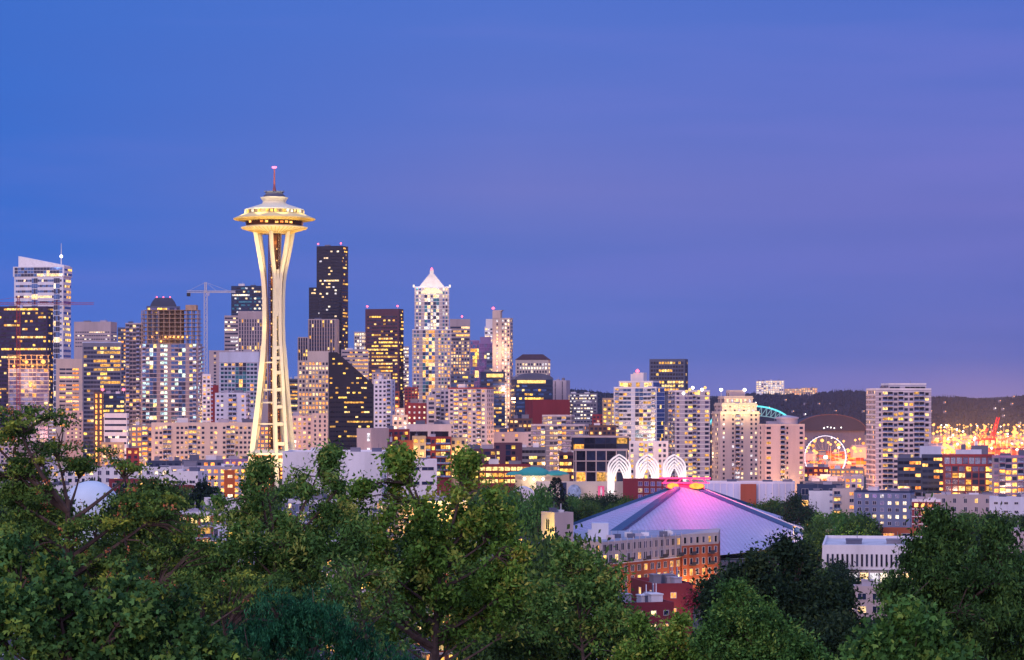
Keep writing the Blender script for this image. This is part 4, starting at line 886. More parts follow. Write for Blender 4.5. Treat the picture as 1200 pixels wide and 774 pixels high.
# brick apartment building in front of the arena
Ab = st(APT, fh=3.3, bay=3.6, p=.16, pal='yellow', wf=.56, hf=.6, frame='frame', glass='dark lilac')
def brick_block():
    # long wing runs away to the right, taller brick end at the far right
    D = 750; root = empty('apartment_building', (X(760, D), D, 0), 0, 'brick apartment building with pale upper storeys and yellow lit windows', 'apartment building')
    def Pt(px, d): return Vector((X(px, d) - root.location.x, d - D, 0))
    A = Pt(674, 746); A2 = Pt(705, 726); Bp = Pt(798, 764); C = Pt(842, 776)          # A-A2 short end, A2-Bp long face, Bp-C end face
    back = Pt(840, 802); back2 = Pt(678, 786)
    z1 = 18.3; zm = 11.8; zb = 8
    poly = [A, A2, Bp, back, back2]
    MB().prism([(p.x, p.y) for p in poly], zm, z1).build('upper_storey', mat('render_pale', (.44, .38, .40), .8, var=.1), root)
    poly2 = [p * 1 for p in poly]
    MB().prism([(p.x + (.0), p.y) for p in poly2], 0, zm - .25).build('wall', W['brick'], root)
    MB().prism([(p.x, p.y - .25) for p in poly], zm - .25, zm).build('string_course', W['white'], root)
    MB().prism([(p.x, p.y) for p in (Bp + Vector((.2, -.5, 0)), C, Pt(844, 800), back)], 0, z1 - 3.2).build('wall', W['brick'], root)
    MB().prism([(p.x, p.y) for p in (Bp + Vector((.2, -.5, 0)), C, Pt(844, 800), back)], z1 - 3.2, z1 + .3).build('upper_storey', MATS['render_pale'], root)
    m = MB().prism([(p.x, p.y) for p in (A + Vector((.6, 1, 0)), A2 + Vector((0, 1, 0)), Bp + Vector((-1, 1.2, 0)), back + Vector((0, -1, 0)), back2 + Vector((0, -1, 0)))], z1, z1 + .15)
    m.build('roof', mat('roof_blue', (.26, .30, .42), .6, var=.2), root)
    rng = random.Random(12)
    for i in range(9):
        p = A2.lerp(Bp, .05 + i * .1) + Vector((rng.uniform(0, 4), rng.uniform(5, 16), z1 + .15))
        MB().box(-1.2, 1.2, -1, 1, 0, rng.uniform(.8, 1.6)).bar((.3, .2, 0), (.3, .2, 2.4), .08).build('rooftop_unit', W[rng.choice(['lilac', 'white', 'slate'])], root, p)
    MB().box(-2.5, 2.5, -2, 2, 0, 5).box(-3.6, -2.5, -2, 2, 0, 3).build('stair_tower', W['bluewhite'], root, A.lerp(A2, .6) + Vector((3, 8, z1)))
    wn = [0]
    def row(P0, P1, zc, n, w, h, p, bal=None, pat=None, sk=0):
        d = (P1 - P0); L = d.length; d.normalize(); nn = Vector((d.y, -d.x, 0)); yaw = math.atan2(d.y, d.x)
        for i in range(n):
            q = P0 + d * (L * (i + .5) / n) + Vector((0, 0, zc)) + nn * .03
            on = rng.random() < p
            m = rng.choice(PAL['yellow']) if on else rng.choice([W['g_dark'], W['g_black'], W['g_lilac'], W['g_dark']])
            o = bpy.data.objects.new('window', window_mesh(w, h, True, m, W['frame'])); COL.objects.link(o); o.parent = root; o.location = q; o.rotation_euler = (0, 0, yaw)
            if bal and i % bal == 1:
                g = MB().box(-w*.75, w*.75, -1.3, -.13, -h/2 - .25, -h/2 - .1).box(-w*.75, w*.75, -1.3, -1.24, -h/2 - .1, -h/2 + .9)
                o = g.build('balcony', W['darkframe'], root, q); o.rotation_euler = (0, 0, yaw)
    row(A2, Bp, z1 - 1.75, 14, 1.9, 2.2, .12); row(A2, Bp, z1 - 4.9, 14, 1.9, 2.2, .15, bal=3)
    row(A2, Bp, zm - 2.0, 12, 1.9, 2.0, .5); row(A2, Bp, zm - 5.2, 12, 1.9, 2.0, .5, bal=4); row(A2, Bp, zm - 8.5, 12, 1.9, 2.0, .5)
    row(A, A2, z1 - 1.8, 5, 1.3, 1.9, .1); row(A, A2, z1 - 4.9, 5, 1.3, 1.9, .1); row(A, A2, zm - 2.1, 5, 1.3, 1.8, .3)
    C0 = Bp + Vector((.2, -.5, 0))
    for k, p in enumerate((.2, .1, .12, .3, .6)): row(C0, C, z1 - 1.6 - k * 3.3, 6, 1.4, 2.1, p, bal=3 if k in (1, 2) else None)
    lamp(tuple(C0.lerp(C, .35) + Vector((-2, -6, 3))), 2600, (1, .55, .12), .6, parent=root)
    lamp(tuple(C0.lerp(C, .8) + Vector((2, -5, 4.5))), 2000, (1, .6, .15), .6, parent=root)
    lamp(tuple(A2.lerp(Bp, .8) + Vector((4, -6, 4))), 2200, (1, .45, .12), .6, parent=root)
    lamp(tuple(A2.lerp(Bp, .35) + Vector((4, -7, 3.5))), 1800, (1, .45, .12), .6, parent=root)
    m = MB()
    for i in range(14):
        p = A2.lerp(Bp, i / 13); m.bar(p + Vector((.1, -.2, zm)), p + Vector((.1, -.2, z1 + .9)), .14)
    m.build('trim', W['lilac'], root)
brick_block()
b = B('low dark red building with a flat roof before the brick apartments', 738, 812, 689, 560, st(APT, fh=3.6, bay=3, p=.6, pal='warm', wf=.5, hf=.38, pat='w.w.wwww.w'), s=st(APT, pat='..w', p=.9), th=16, c=.62, wall='maroon', roof='roofdark', gear=5, cat='house', name='low_building')
lamp((0, -b['d']/2 - 4, b['zt'] - 5), 500, (1, .6, .3), .4, parent=b['root'])
b = B('dark flat roofed building crowded with vents below the red one', 700, 790, 712, 520, st(APT, fh=3, bay=2.8, wf=.45, hf=.4, p=.3, pal='warm'), th=20, c=.7, wall='maroon', roof='roofdark', gear=6, cat='house', name='low_building')
B('pale low building glimpsed through the trees at bottom centre', 640, 735, 742, 430, st(APT, fh=3.5, bay=4, p=.4, pal='yellow'), th=15, c=.7, wall='bluewhite', roof='roofwhite', gear=2, cat='house', name='low_building')
for i, (a, c_, y, D, wl, lab) in enumerate([(440, 548, 592, 700, 'tan', 'yellow lit long block half hidden behind the central maples'), (488, 560, 640, 560, 'brick', 'brick block with lit windows deep behind the central maples'), (556, 630, 664, 560, 'tan', 'amber lit block seen through gaps left of the small pale tower'),
      (330, 395, 590, 800, 'bluegrey', 'blue grey flat block behind the tufted tree below the tower'), (382, 440, 640, 520, 'pink', 'pale pink house seen through thin branches right of the tufted tree'), (205, 262, 604, 720, 'brick', 'brick and white apartment block with balconies left of the tufted tree'), (250, 300, 620, 600, 'bluewhite', 'white apartment house with grey balconies hidden by the tufted tree')]):
    bb = B(lab, a, c_, y, D, st(APT, fh=3.2, bay=3.4, p=.45 if wl in ('tan', 'brick') else .12, pal='yellow', wf=.6, pat='wwbw', band=.1), s=st(APT, p=.3, pat='bw'), th=18, c=.75, wall=wl, roof='roofwhite' if i > 2 else 'roofgrey', gear=3, cat='apartment block', name='apartment_block', trim='white')
    if wl == 'tan': lamp((0, -bb['d']/2 - 5, bb['zt'] - 5), 12000, (1, .60, .08), 1, parent=bb['root']); lamp((bb['w']*.3, -bb['d']/2 - 5, bb['zt'] - 8), 9000, (1, .66, .1), 1, parent=bb['root'])
B('small white penthouse with a bright yellow painted end', 239, 281, 588, 760, st(APT, fh=5, bay=4, pat='.W.', p=0), s=st(APT, pat='.'), th=22, c=.6, wall='white', gear=1, cat='apartment block', name='apartment_block')
lamp((X(240, 750) - 2, 748, Z(592, 750)), 900, (1, .8, .02), .3)
# low city left, between tower legs and left trees
B('orange painted warehouse with small pale windows left of the tower legs', 243, 312, 553, 1340, st(APT, fh=6, bay=4.4, wf=.6, hf=.3, p=.7, pal='pale', base=1), s=st(APT, pat='.'), th=18, c=.7, wall='orange', roof='roofwhite', gear=2, cat='warehouse', name='warehouse')
B('white flat building with small windows left of the orange warehouse', 196, 244, 555, 1100, st(APT, fh=4, bay=4.6, wf=.6, hf=.35, p=.05, topskip=2, glass='pale dark'), th=-20, c=.75, wall='white', roof='roofwhite', gear=2, cat='warehouse', name='warehouse')
B('maroon brick house front with white windows below the white flat building', 202, 228, 572, 960, st(APT, fh=3.6, bay=3.6, wf=.6, hf=.55, p=.1, glass='pale lilac'), th=8, c=.85, wall='maroon', roof='roofwhite', gear=1, cat='house', name='low_building')
B('long white terrace of regular windows at the left city edge', 100, 200, 550, 1250, st(APT, fh=3.6, bay=4.2, wf=.45, hf=.6, p=.2, pal='pale', glass='dark lilac'), wall='white', roof='roofwhite', gear=4, ar=.15, cat='apartment block', name='apartment_block')
B('plum coloured low block with a bright lamp behind the left trees', 128, 186, 564, 1080, st(APT, fh=3.6, bay=4, p=.2, pal='orange'), wall='maroon', roof='roofpurple', gear=2, ar=.3, cat='house', name='low_building')
for i, (a, c_, y, D, wl, rf, lab, p_) in enumerate([
    (172, 212, 542, 1420, 'navy', 'roofgrey', 'dark blue flat roofed shed at the foot of the cream slab', 0), (213, 262, 541, 1440, 'slate', 'roofpurple', 'long slate roofed shed beside the dark blue shed', .5), (262, 300, 540, 1400, 'purple', 'roofpurple', 'purple grey roofed shop row left of the tower platform', .6),
    (190, 300, 549, 1340, 'lilac', 'roofwhite', 'terrace row strung with warm lamps before the cream slab', .75), (120, 170, 540, 1500, 'pink', 'roofwhite', 'pale shop block below the striped white office', .5),
    (60, 120, 552, 1300, 'white', 'roofpurple', 'white roofed cottage row behind the mimosa branches', .3), (0, 66, 545, 1350, 'lilac', 'roofgrey', 'lilac town block at far left behind the mimosa crown', .4), (20, 84, 572, 950, 'white', 'roofpurple', 'pale house with a purple roof seen through left branches', .4),
    (150, 180, 618, 620, 'pink', 'roofwhite', 'pale pink gabled wall glowing through the left branches', .0), (118, 146, 520, 1700, 'tan', 'roofdark', 'tan block beside the striped white office base', .5)]):
    B(lab, a, c_, y, D, st(APT, fh=3.3, bay=3.6, p=p_, pal='orange' if i in (1, 2, 3) else 'warm', wf=.55), wall=wl, roof=rf, gear=3, ar=.4, cat='house', name='low_building')
# mid city fillers behind, each different
for a, c_, y, D, wl, f_, lab in [
    (0, 20, 505, 1900, 'lilac', st(APT, p=.3), 'lilac block at the very left edge above the mimosa'), (56, 84, 490, 2250, 'white', st(APT, p=.3, pat='WW.'), 'white balcony tower foot behind the teal topped tower'),
    (300, 320, 500, 1750, 'concrete', st(APT, p=.7, pal='orange'), 'orange lit block framed between the tower legs on the left'), (318, 338, 480, 1900, 'brick', st(APT, p=.5, pal='orange'), 'brick block lit red between the tower legs on the right'),
    (336, 352, 445, 2700, 'slate', st(CUR, p=.2), 'far slate tower just right of the tower shaft'), (398, 416, 440, 2850, 'pink', st(OFF, p=.3), 'far pink office behind the black sloping office'),
    (455, 484, 500, 1900, 'pink', st(APT, p=.4, pal='warm'), 'pink terrace below the dark brown slab'), (474, 490, 455, 2600, 'maroon', st(APT, p=.2), 'maroon brick tower left of the pyramid tower base'),
    (528, 556, 440, 2350, 'slate', st(CUR, p=.25, glass='dark blue'), 'slate office with lamps behind the red roofed tower'), (575, 604, 503, 1950, 'tan', st(APT, p=.5, pal='orange'), 'glowing orange podium below the cream spire'),
    (596, 624, 492, 1850, 'brown', st(APT, p=.4, pal='warm'), 'brown tower foot left of the maroon box'), (575, 625, 508, 1750, 'lilac', st(APT, p=.25, pat='..w'), 'pale lilac block with blank end left of the white banded apartments'),
    (660, 700, 462, 3300, 'grey', st(OFF, p=.4, pal='pale'), 'far grey block dotted with lights left of the blue white tower'), (690, 722, 500, 1700, 'brown', st(APT, p=.4, pal='warm'), 'brown block above the framed dark office'),
    (540, 568, 508, 1750, 'plum', st(APT, p=.4, pal='yellow'), 'plum block at the foot of the red roofed tower'), (448, 480, 505, 1480, 'maroon', st(APT, p=.2, pal='yellow'), 'maroon block behind the brick row'),
    (600, 640, 526, 1560, 'slate', st(CUR, p=.15), 'dark slate block right of the amber dotted building'), (778, 792, 500, 1800, 'concrete', st(APT, p=.4), 'thin concrete block between the blue white and grey towers'),
    (826, 842, 500, 1750, 'navy', st(APT, p=.15), 'navy slab behind the cream crowned tower'), (655, 680, 532, 1500, 'plum', st(CUR, p=.35), 'plum corner block left of the framed dark office')]:
    B(lab, a, c_, y, D, f_, wall=wl, gear=2, ar=.6, name='apartment_block' if f_['fh'] < 3.5 else 'office_tower', cat='block')

# right side
B('long white roofed exhibition hall right of the arena peak', 826, 931, 567, 1130, st(APT, pat='.', fin=.3, bay=3, fh=5), wall='bluewhite', roof='roofwhite', gear=3, ar=.3, cat='hall', name='hall', trim='white')
MB().box(-3.6, 3.6, -.35, 0, 0, 22).build('brick_panel', W['brick'], None).name = 'brick_panel'
o = bpy.data.objects['brick_panel']; o.location = (X(877, 1128), 1128.0, 0); tag(o, 'brick red stair panel on the front of the white exhibition hall', 'stair tower')
B('dark blue flat shed behind the oak trees right of the exhibition hall', 934, 985, 570, 1250, st(APT, fh=5, bay=6, p=.2, wf=.5), wall='navy', roof='roofpurple', gear=2, ar=.4, cat='warehouse', name='warehouse')
B('white end wall shed beside the dark brick flats', 948, 978, 578, 1180, st(APT, pat='.'), wall='white', roof='roofgrey', gear=1, ar=.5, cat='warehouse', name='warehouse')
B('cream and dark flats with a tall pale end wall', 976, 1003, 575, 1150, st(APT, fh=3.2, bay=3, pat='bb.ww', p=.3), wall='cream', roof='roofdark', gear=1, ar=.6, cat='apartment block', name='apartment_block')
B('blue grey apartment block with yellow windows at right', 1001, 1072, 578, 1120, st(APT, fh=3.3, bay=3.3, p=.3, pal='pale', wf=.5, pat='wwwwwwwww', glass='dark pale'), s=st(APT, p=.1), th=-14, c=.92, wall='bluegrey', roof='roofgrey', gear=5, cat='apartment block', name='apartment_block', trim='navy')
B('red brick block with white string courses below the big tower', 1069, 1102, 588, 1080, st(APT, fh=3.3, bay=3, p=.25, pal='orange', band=.12, bandh=.4), wall='maroon', trim='white', roof='roofgrey', gear=2, ar=.6, cat='apartment block', name='apartment_block')
B('dark brick modern flats with a white framed top floor and gold windows', 1106, 1164, 534, 1350, st(APT, fh=3.5, bay=3.4, p=.22, pal='yellow', wf=.75, hf=.7, glass='dark lilac', pat='WwWWwWWwW', fin=.25, finw=.4), wall='plum', roof='roofwhite', gear=1, ar=.5, cat='apartment building', name='apartment_building',
  trim='maroon', blocks=[(0, 1, 0, 1, 546, {}), (-.02, 1.02, .03, .95, 535, dict(z0=546.0, glass='pale lilac', p=.04, fin=.2))])
B('dark glassy flats stepping up left of the gold windowed flats', 1052, 1108, 536, 1370, st(CUR, fh=3.4, bay=3.2, p=.28, pal='orange', glass='black dark'), wall='navy', roof='roofgrey', gear=1, ar=.5, cat='apartment building', name='apartment_building', blocks=[(0, .5, 0, 1, 539, {}), (.5, 1, .05, 1, 535, {})])
B('far right flats of grey bays with tall balcony stacks', 1163, 1215, 536, 1340, st(APT, fh=3.5, bay=3.2, p=.25, pal='orange', wf=.7, hf=.6, glass='dark lilac', pat='wbWwb', band=.12), wall='grey', trim='purple', roof='roofgrey', gear=3, ar=.5, cat='apartment building', name='apartment_building')
B('blue white box penthouse on the roofs behind the dark flats', 1078, 1103, 525, 1420, st(APT, pat='.'), wall='bluewhite', gear=1, ar=.8, cat='block', name='low_building')
B('pale flat plant room behind the gold windowed flats', 1120, 1150, 529, 1440, st(APT, pat='.'), wall='bluewhite', gear=1, ar=.6, cat='block', name='low_building')
B('slate plant room raised behind the pale plant room', 1138, 1158, 524, 1480, st(APT, pat='.'), wall='slate', gear=1, ar=.6, cat='block', name='low_building')
B('peach long low wall of shops right of the brick block', 1085, 1165, 582, 1150, st(APT, fh=4, bay=5, p=.1, wf=.3), wall='pink', roof='roofwhite', gear=5, ar=.25, cat='shop', name='low_building')
B('low blue white block crowded with roof units at far right', 1160, 1210, 585, 1060, st(APT, fh=4, bay=4.5, p=.15, wf=.4, hf=.3), wall='bluewhite', roof='roofwhite', gear=6, ar=.5, cat='shop', name='low_building')
B('pink low wall house at the right picture edge', 1182, 1215, 628, 720, st(APT, pat='..w', p=.5), wall='pink', roof='roofdark', gear=2, ar=.6, cat='house', name='low_building')
B('brick hut with a purple roof among the oaks right of the arena', 898, 928, 601, 1110, st(APT, pat='.'), wall='brick', roof='roofpurple', gear=0, ar=.6, cat='house', name='low_building')
B('low orange lit brick store with a pale roof right of the oaks', 968, 1012, 624, 900, st(APT, fh=5, bay=4, pat='..wL.', p=.5, pal='orange'), wall='tan', roof='roofwhite', gear=3, ar=.5, cat='shop', name='low_building')
B('purple roofed long store below the blue grey apartments', 1008, 1075, 622, 900, st(APT, fh=5, bay=6, p=.2), wall='brick', roof='roofpurple', gear=1, ar=.3, cat='shop', name='low_building')
B('white office with a long comb of narrow dark windows', 964, 1085, 643, 690, st(OFF, fh=8.5, bay=1.35, wf=.55, hf=.7, p=.0, row=0, glass='black dark', topskip=.8), wall='white', roof='roofwhite', gear=4, ar=1.7, cat='office', name='office_building', th=0, nw=100,
  blocks=[(0, 1, 0, 1, 643, dict(z0=668.0, fh=6)), (.03, .97, .03, 1, 668, dict(fh=4, bay=3, wf=.9, hf=.6, p=.8, pal='pale', topskip=0))])
B('pink brick low wing beneath the white comb windowed office', 1000, 1055, 692, 560, st(APT, p=.4, pal='warm'), wall='pink', roof='roofwhite', gear=2, ar=.5, cat='house', name='low_building')

for a, c_, y, D, wl, rf, p_, lab in [(940, 972, 549, 2000, 'maroon', 'roofgrey', .5, 'dark red wharf block hiding the foot of the ferris wheel'), (968, 1013, 551, 2050, 'tan', 'roofgrey', .8, 'long tan wharf block glowing orange right of the wheel foot'), (948, 1012, 560, 1700, 'lilac', 'roofwhite', .5, 'long pale shop row with lit fronts below the wheel'),
    (941, 990, 566, 1500, 'slate', 'roofpurple', .1, 'dark long roof before the pale shop row')]:
    B(lab, a, c_, y, D, st(APT, p=p_, pal='orange', bay=4, fh=4), wall=wl, roof=rf, gear=3, ar=.4, cat='block', name='low_building')
# white dome at left
D = 690; root = empty('white_dome', (X(107, D), D, 0), 0, 'large smooth pale blue dome behind the left trees', 'dome')
zc = Z(598, D); pr = [(16 * 27/38.3 * 0 + 8.2 * math.cos(a), zc + 8.2 * 1.0 * math.sin(a)) for a in [i * math.pi / 24 for i in range(12)]] + [(.1, zc + 8.2)]
MB().lathe([(8.2, 0)] + pr, 0, 40).build('shell', mat('dome_white', (.55, .66, .78), .5, var=.05), root)
for p in root.children[0].data.polygons: p.use_smooth = True

# ------------------------------------------------------------------ far right: stadiums, hill hospital, wheel, harbour
D = 4300; root = empty('stadium', (X(880, D), D, -40), 0, 'distant football stadium with a cyan lit trussed arch', 'stadium')
MB().box(-70, 66, 0, 120, 0, Z(499, D) + 40).box(-50, 45, -8, 0, 0, Z(503, D) + 40).build('stand', W['slate'], root)
m = MB(); mt = MB(); R0 = X(929, D) - X(880, D); zt0 = Z(476, D) + 40; zb0 = Z(501, D) + 40; prev = None
for i in range(25):
    a = math.pi * i / 24; p = Vector((R0 * math.cos(a), -2, zb0 + (zt0 - zb0) * math.sin(a))); q = Vector((R0 * .93 * math.cos(a), -2, zb0 + (zt0 - zb0) * .55 * math.sin(a)))
    if prev: m.bar(prev[0], p, 2.1); mt.bar(prev[1], q, 1.0); mt.bar(prev[0], q, .8)
    mt.bar(p, q, .9); prev = (p, q)
m.build('arch', E_CYAN, root); mt.build('truss', lit('truss_glow', (.45, .75, .9), .55, .1), root)
D = 4700; root = empty('ballpark', (X(973, D), D, -40), 0, 'distant ballpark under a wide dark mauve arched roof', 'stadium')
m = MB(); w = X(1014, D) - X(973, D); z0, z1 = Z(505, D) + 40, Z(486.5, D) + 40
m.box(-w*1.02, w*.98, 0, 90, 0, z0)
m.build('stand', W['slate'], root); m = MB(); V = []
for y in (-6, 90): V += [(w * math.cos(math.pi * k / 24), y, z0 + (z1 - z0) * math.sin(math.pi * k / 24)) for k in range(25)]
m.add(V, [tuple(range(25)), tuple(range(25, 50))[::-1]] + [(k, k + 25, k + 26, k + 1) for k in range(24)]); m.build('arched_roof', mat('ballpark_roof', (.025, .028, .055), .7), root)
m = MB(); prev = None
for k in range(25):
    p = Vector((w * 1.01 * math.cos(math.pi * k / 24), -7, z0 + (z1 - z0) * 1.03 * math.sin(math.pi * k / 24)))
    if prev: m.bar(prev, p, .9)
    prev = p
m.build('roof_edge', W['brown'], root)
for px in (965, 969, 973, 977, 985): MB().lathe([(.3, -1.2), (1.3, 0), (.3, 1.2)], 0, 8).build('stadium_light', E_WHITE, root, (X(px, D) - X(973, D), -9, Z(500.5 + (px % 3) * .7, D) + 40))
D = 7000
for a, c_, y, lab, pal in ((886, 898, 447, 'white hospital wing at left on the far hill crest', 'pale'), (897, 919, 446.5, 'white hospital tower at right on the far hill crest', 'pale'), (919, 940, 456, 'long low pinkish building strung with lights on the hill', 'warm'), (938, 958, 455, 'pinkish stepped building ending the lit hill group', 'warm')):
    hD = 8400; B(lab, a, c_, y, hD, st(APT, fh=7, bay=8, p=.65, pal=pal, wf=.7, base=4), wall='white' if pal == 'pale' else 'pink', gear=2, ar=.3, cat='hospital' if pal == 'pale' else 'building', name='hospital' if pal == 'pale' else 'hill_building', yb=462)

# ferris wheel
def wheel():
    D = 3063; k = F / D; x = X(967, D); zc = Z(536, D); rr = 26.5; root = empty('ferris_wheel', (x, D, ground(x, D)), R(8), 'big waterfront ferris wheel with a glowing white rim', 'ferris wheel'); z = zc - root.location.z
    m = MB(); n = 48
    for yo in (-1.6, 1.6):
        pts = [Vector((rr * math.cos(2 * math.pi * i / n), yo, z + rr * math.sin(2 * math.pi * i / n))) for i in range(n)]
        for i in range(n): m.bar(pts[i], pts[(i + 1) % n], .5)
    m.build('rim', E_LILAC, root)
    m = MB()
    for i in range(21):
        a = 2 * math.pi * i / 21; m.bar((0, 0, z), (rr * math.cos(a), 0, z + rr * math.sin(a)), .14, 0, 3)
    m.build('spoke', lit('spoke_glow', (1, .8, .7), .5, .1), root)
    MB().lathe([(.2, -2.2), (2.4, -1.5), (2.4, 1.5), (.2, 2.2)], 0, 12).build('hub', E_WHITE, root, (0, -2.5, z))
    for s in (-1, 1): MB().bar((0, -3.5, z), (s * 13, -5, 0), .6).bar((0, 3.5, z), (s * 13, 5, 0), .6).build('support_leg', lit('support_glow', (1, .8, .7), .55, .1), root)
    cab = MB().box(-1.1, 1.1, -1.2, 1.2, -1.4, 1.2).mesh('cabin', [W['slate']])
    for i in range(42):
        a = 2 * math.pi * i / 42; o = bpy.data.objects.new('cabin', cab); COL.objects.link(o); o.parent = root; o.location = (rr * 1.04 * math.cos(a), 0, z + rr * 1.04 * math.sin(a) - .5)
wheel()

# harbour: yard, sheds, containers, masts, cranes
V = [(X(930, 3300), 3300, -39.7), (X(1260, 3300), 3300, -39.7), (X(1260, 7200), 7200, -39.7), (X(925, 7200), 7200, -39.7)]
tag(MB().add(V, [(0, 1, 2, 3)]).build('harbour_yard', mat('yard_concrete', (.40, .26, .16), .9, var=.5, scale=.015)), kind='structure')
rng = random.Random(77)
cc = [mat('container_orange', (.5, .14, .03)), mat('container_red', (.4, .05, .04)), mat('container_white', (.5, .47, .42)), mat('container_blue', (.08, .12, .25)), mat('container_yellow', (.6, .38, .06))]
for i in range(230):
    D = 3450 + 2700 * rng.random() ** 1.3; px = rng.uniform(938, 1215)
    if 1012 < px < 1094: px = rng.uniform(1094, 1212)
    w = rng.choice([12, 24, 36]); n = rng.randint(1, 5); m = MB()
    for j in range(n):
        for q in range(int(w // 12)): m.box(-w/2 + q * 12 + .1, -w/2 + q * 12 + 11.9, -1.2 * rng.randint(1, 4), 1.2, j * 2.6, j * 2.6 + 2.5, rng.randrange(5))
    tag(m.build('container_stack', cc, None, (X(px, D), D, -39.6)), 'stack of shipping containers on the glowing harbour yard', 'container', 'container stacks on the harbour yard')
for i, (px, D, w, h, wl, lab) in enumerate([(1005, 4200, 60, 14, 'cream', 'long cream wharf shed left of the lone tower'), (985, 3500, 34, 10, 'tan', 'tan wharf shed behind the ferris wheel'), (1118, 3900, 80, 12, 'cream', 'broad pale shed on the lit yard'), (1150, 5200, 110, 12, 'pink', 'far pink shed across the lit yard'), (1185, 4300, 70, 13, 'brick', 'red roofed shed at the right of the yard'), (1008, 3900, 24, 26, 'pink', 'pink silo block right of the ferris wheel'), (1104, 4600, 50, 16, 'white', 'white shed glowing near the middle of the yard'), (945, 3800, 30, 18, 'cream', 'cream block just left of the ferris wheel rim')]):
    m = MB().box(-w/2, w/2, 0, w*.5, 0, h); m.add([(-w/2, 0, h), (w/2, 0, h), (w/2, w*.5, h), (-w/2, w*.5, h), (-w/2, w*.25, h + 4), (w/2, w*.25, h + 4)], [(0, 1, 5, 4), (2, 3, 4, 5), (0, 4, 3), (1, 2, 5)], 1)
    r = empty('harbour_shed', (X(px, D), D, -39.6), R(rng.uniform(-15, 15)), lab, 'shed'); m.build('body', [W[wl], W['roofred'] if wl == 'brick' else W['roofgrey']], r)
    for q in range(max(3, int(w / 9))): MB().box(-2, 2, -.3, 0, 2, 6).build('door', PAL['orange'][q % 3], r, (-w/2 + 4 + q * 9, 0, 0))
proto = empty('light_mast', (0, 0, 0), 0, 'tall light mast on the harbour yard shining orange', 'light mast', 'light masts on the harbour yard')
MB().bar((0, 0, 0), (0, 0, 28), .35, r2=.2).box(-2, 2, -.4, .4, 27.6, 28.2).build('pole', W['steel'], proto)
head_m = [MB().lathe([(.3, -s_), (s_, -.35 * s_), (s_, .35 * s_), (.3, s_)], 0, 10).mesh('lamp_head', [e]) for s_, e in ((2.1, E_SODIUM), (3.2, E_SODIUM), (1.7, E_WHITE), (2.5, E_ORANGE), (2.4, E_GOLD))]
hd = bpy.data.objects.new('lamp_head', head_m[0]); COL.objects.link(hd); hd.parent = proto; hd.location = (0, -.6, 29)
first = True
for i in range(295):
    D = 3350 + 4000 * rng.random(); px = rng.uniform(940, 1210)
    if 1012 < px < 1093: px = rng.uniform(1093, 1210)
    o = proto if first else copy_tree(proto); first = False
    o.location = (X(px, D), D, -39.6 if D < 6200 else -38); o.scale = (1, 1, rng.uniform(.55, 1.15)) if False else (1, 1, 1)
    ch = [c for c in o.children if c.name.startswith('lamp_head')][0]; ch.data = rng.choice([head_m[0], head_m[0], head_m[1], head_m[2], head_m[3], head_m[4]]) if rng.random() < .9 else head_m[1]
for i in range(34):
    D = 3400 + 3400 * rng.random(); px = rng.uniform(1020, 1205)
    if i < 9: px = rng.uniform(940, 1012); D = 3350 + 700 * rng.random()
    if 1015 < px < 1090: px = 1094 + rng.random() * 100
    lamp((X(px, D), D, -39 + rng.uniform(20, 34)), (1300000 if i > 8 else 480000) * (D / 4200) ** 1.2, rng.choice([(1, .26, .03), (1, .33, .05), (1, .22, .03), (1, .42, .10)]), 3)
def gantry(px, D, s, lab, ang=0):
    r = empty('gantry_crane', (X(px, D), D, -39.6), R(20), lab, 'crane'); h = 40 * s
    for x in (-8, 8):
        MB().bar((x * s, -10 * s, 0), (x * s, -10 * s, h), 1.3 * s).bar((x * s, 10 * s, 0), (x * s, 10 * s, h), 1.3 * s).bar((x * s, -10 * s, h * .35), (x * s, 10 * s, h * .35), 1 * s).build('leg', W['redsteel'], r)
    MB().box(-9 * s, 9 * s, -12 * s, 22 * s, h, h + 4 * s).bar((-8 * s, -10 * s, h), (0, -9 * s, h + 20 * s), 1 * s).bar((8 * s, -10 * s, h), (0, -9 * s, h + 20 * s), 1 * s).build('frame', W['redsteel'], r)
    a = R(ang); m = MB()
    for o_ in (-3 * s, 3 * s): m.bar((o_, -10 * s, h + 2), (o_ + 55 * s * math.sin(a) * .4, -10 * s - 12 * s, h + 55 * s * math.cos(a)), 1.3 * s)
    m.bar((0, -9 * s, h + 20 * s), (22 * s * math.sin(a), -22 * s, h + 40 * s * math.cos(a)), .5 * s)
    m.build('boom', W['redsteel'], r)
gantry(1160, 4300, .78, 'red harbour crane with its boom raised high', 22); gantry(1146, 4500, .65, 'smaller red harbour crane left of the raised boom', 50); gantry(1174, 4700, .6, 'low red harbour crane right of the raised boom', 75)
lamp((X(1158, 4280), 4250, 10), 260000, (1, .12, .12), 3)
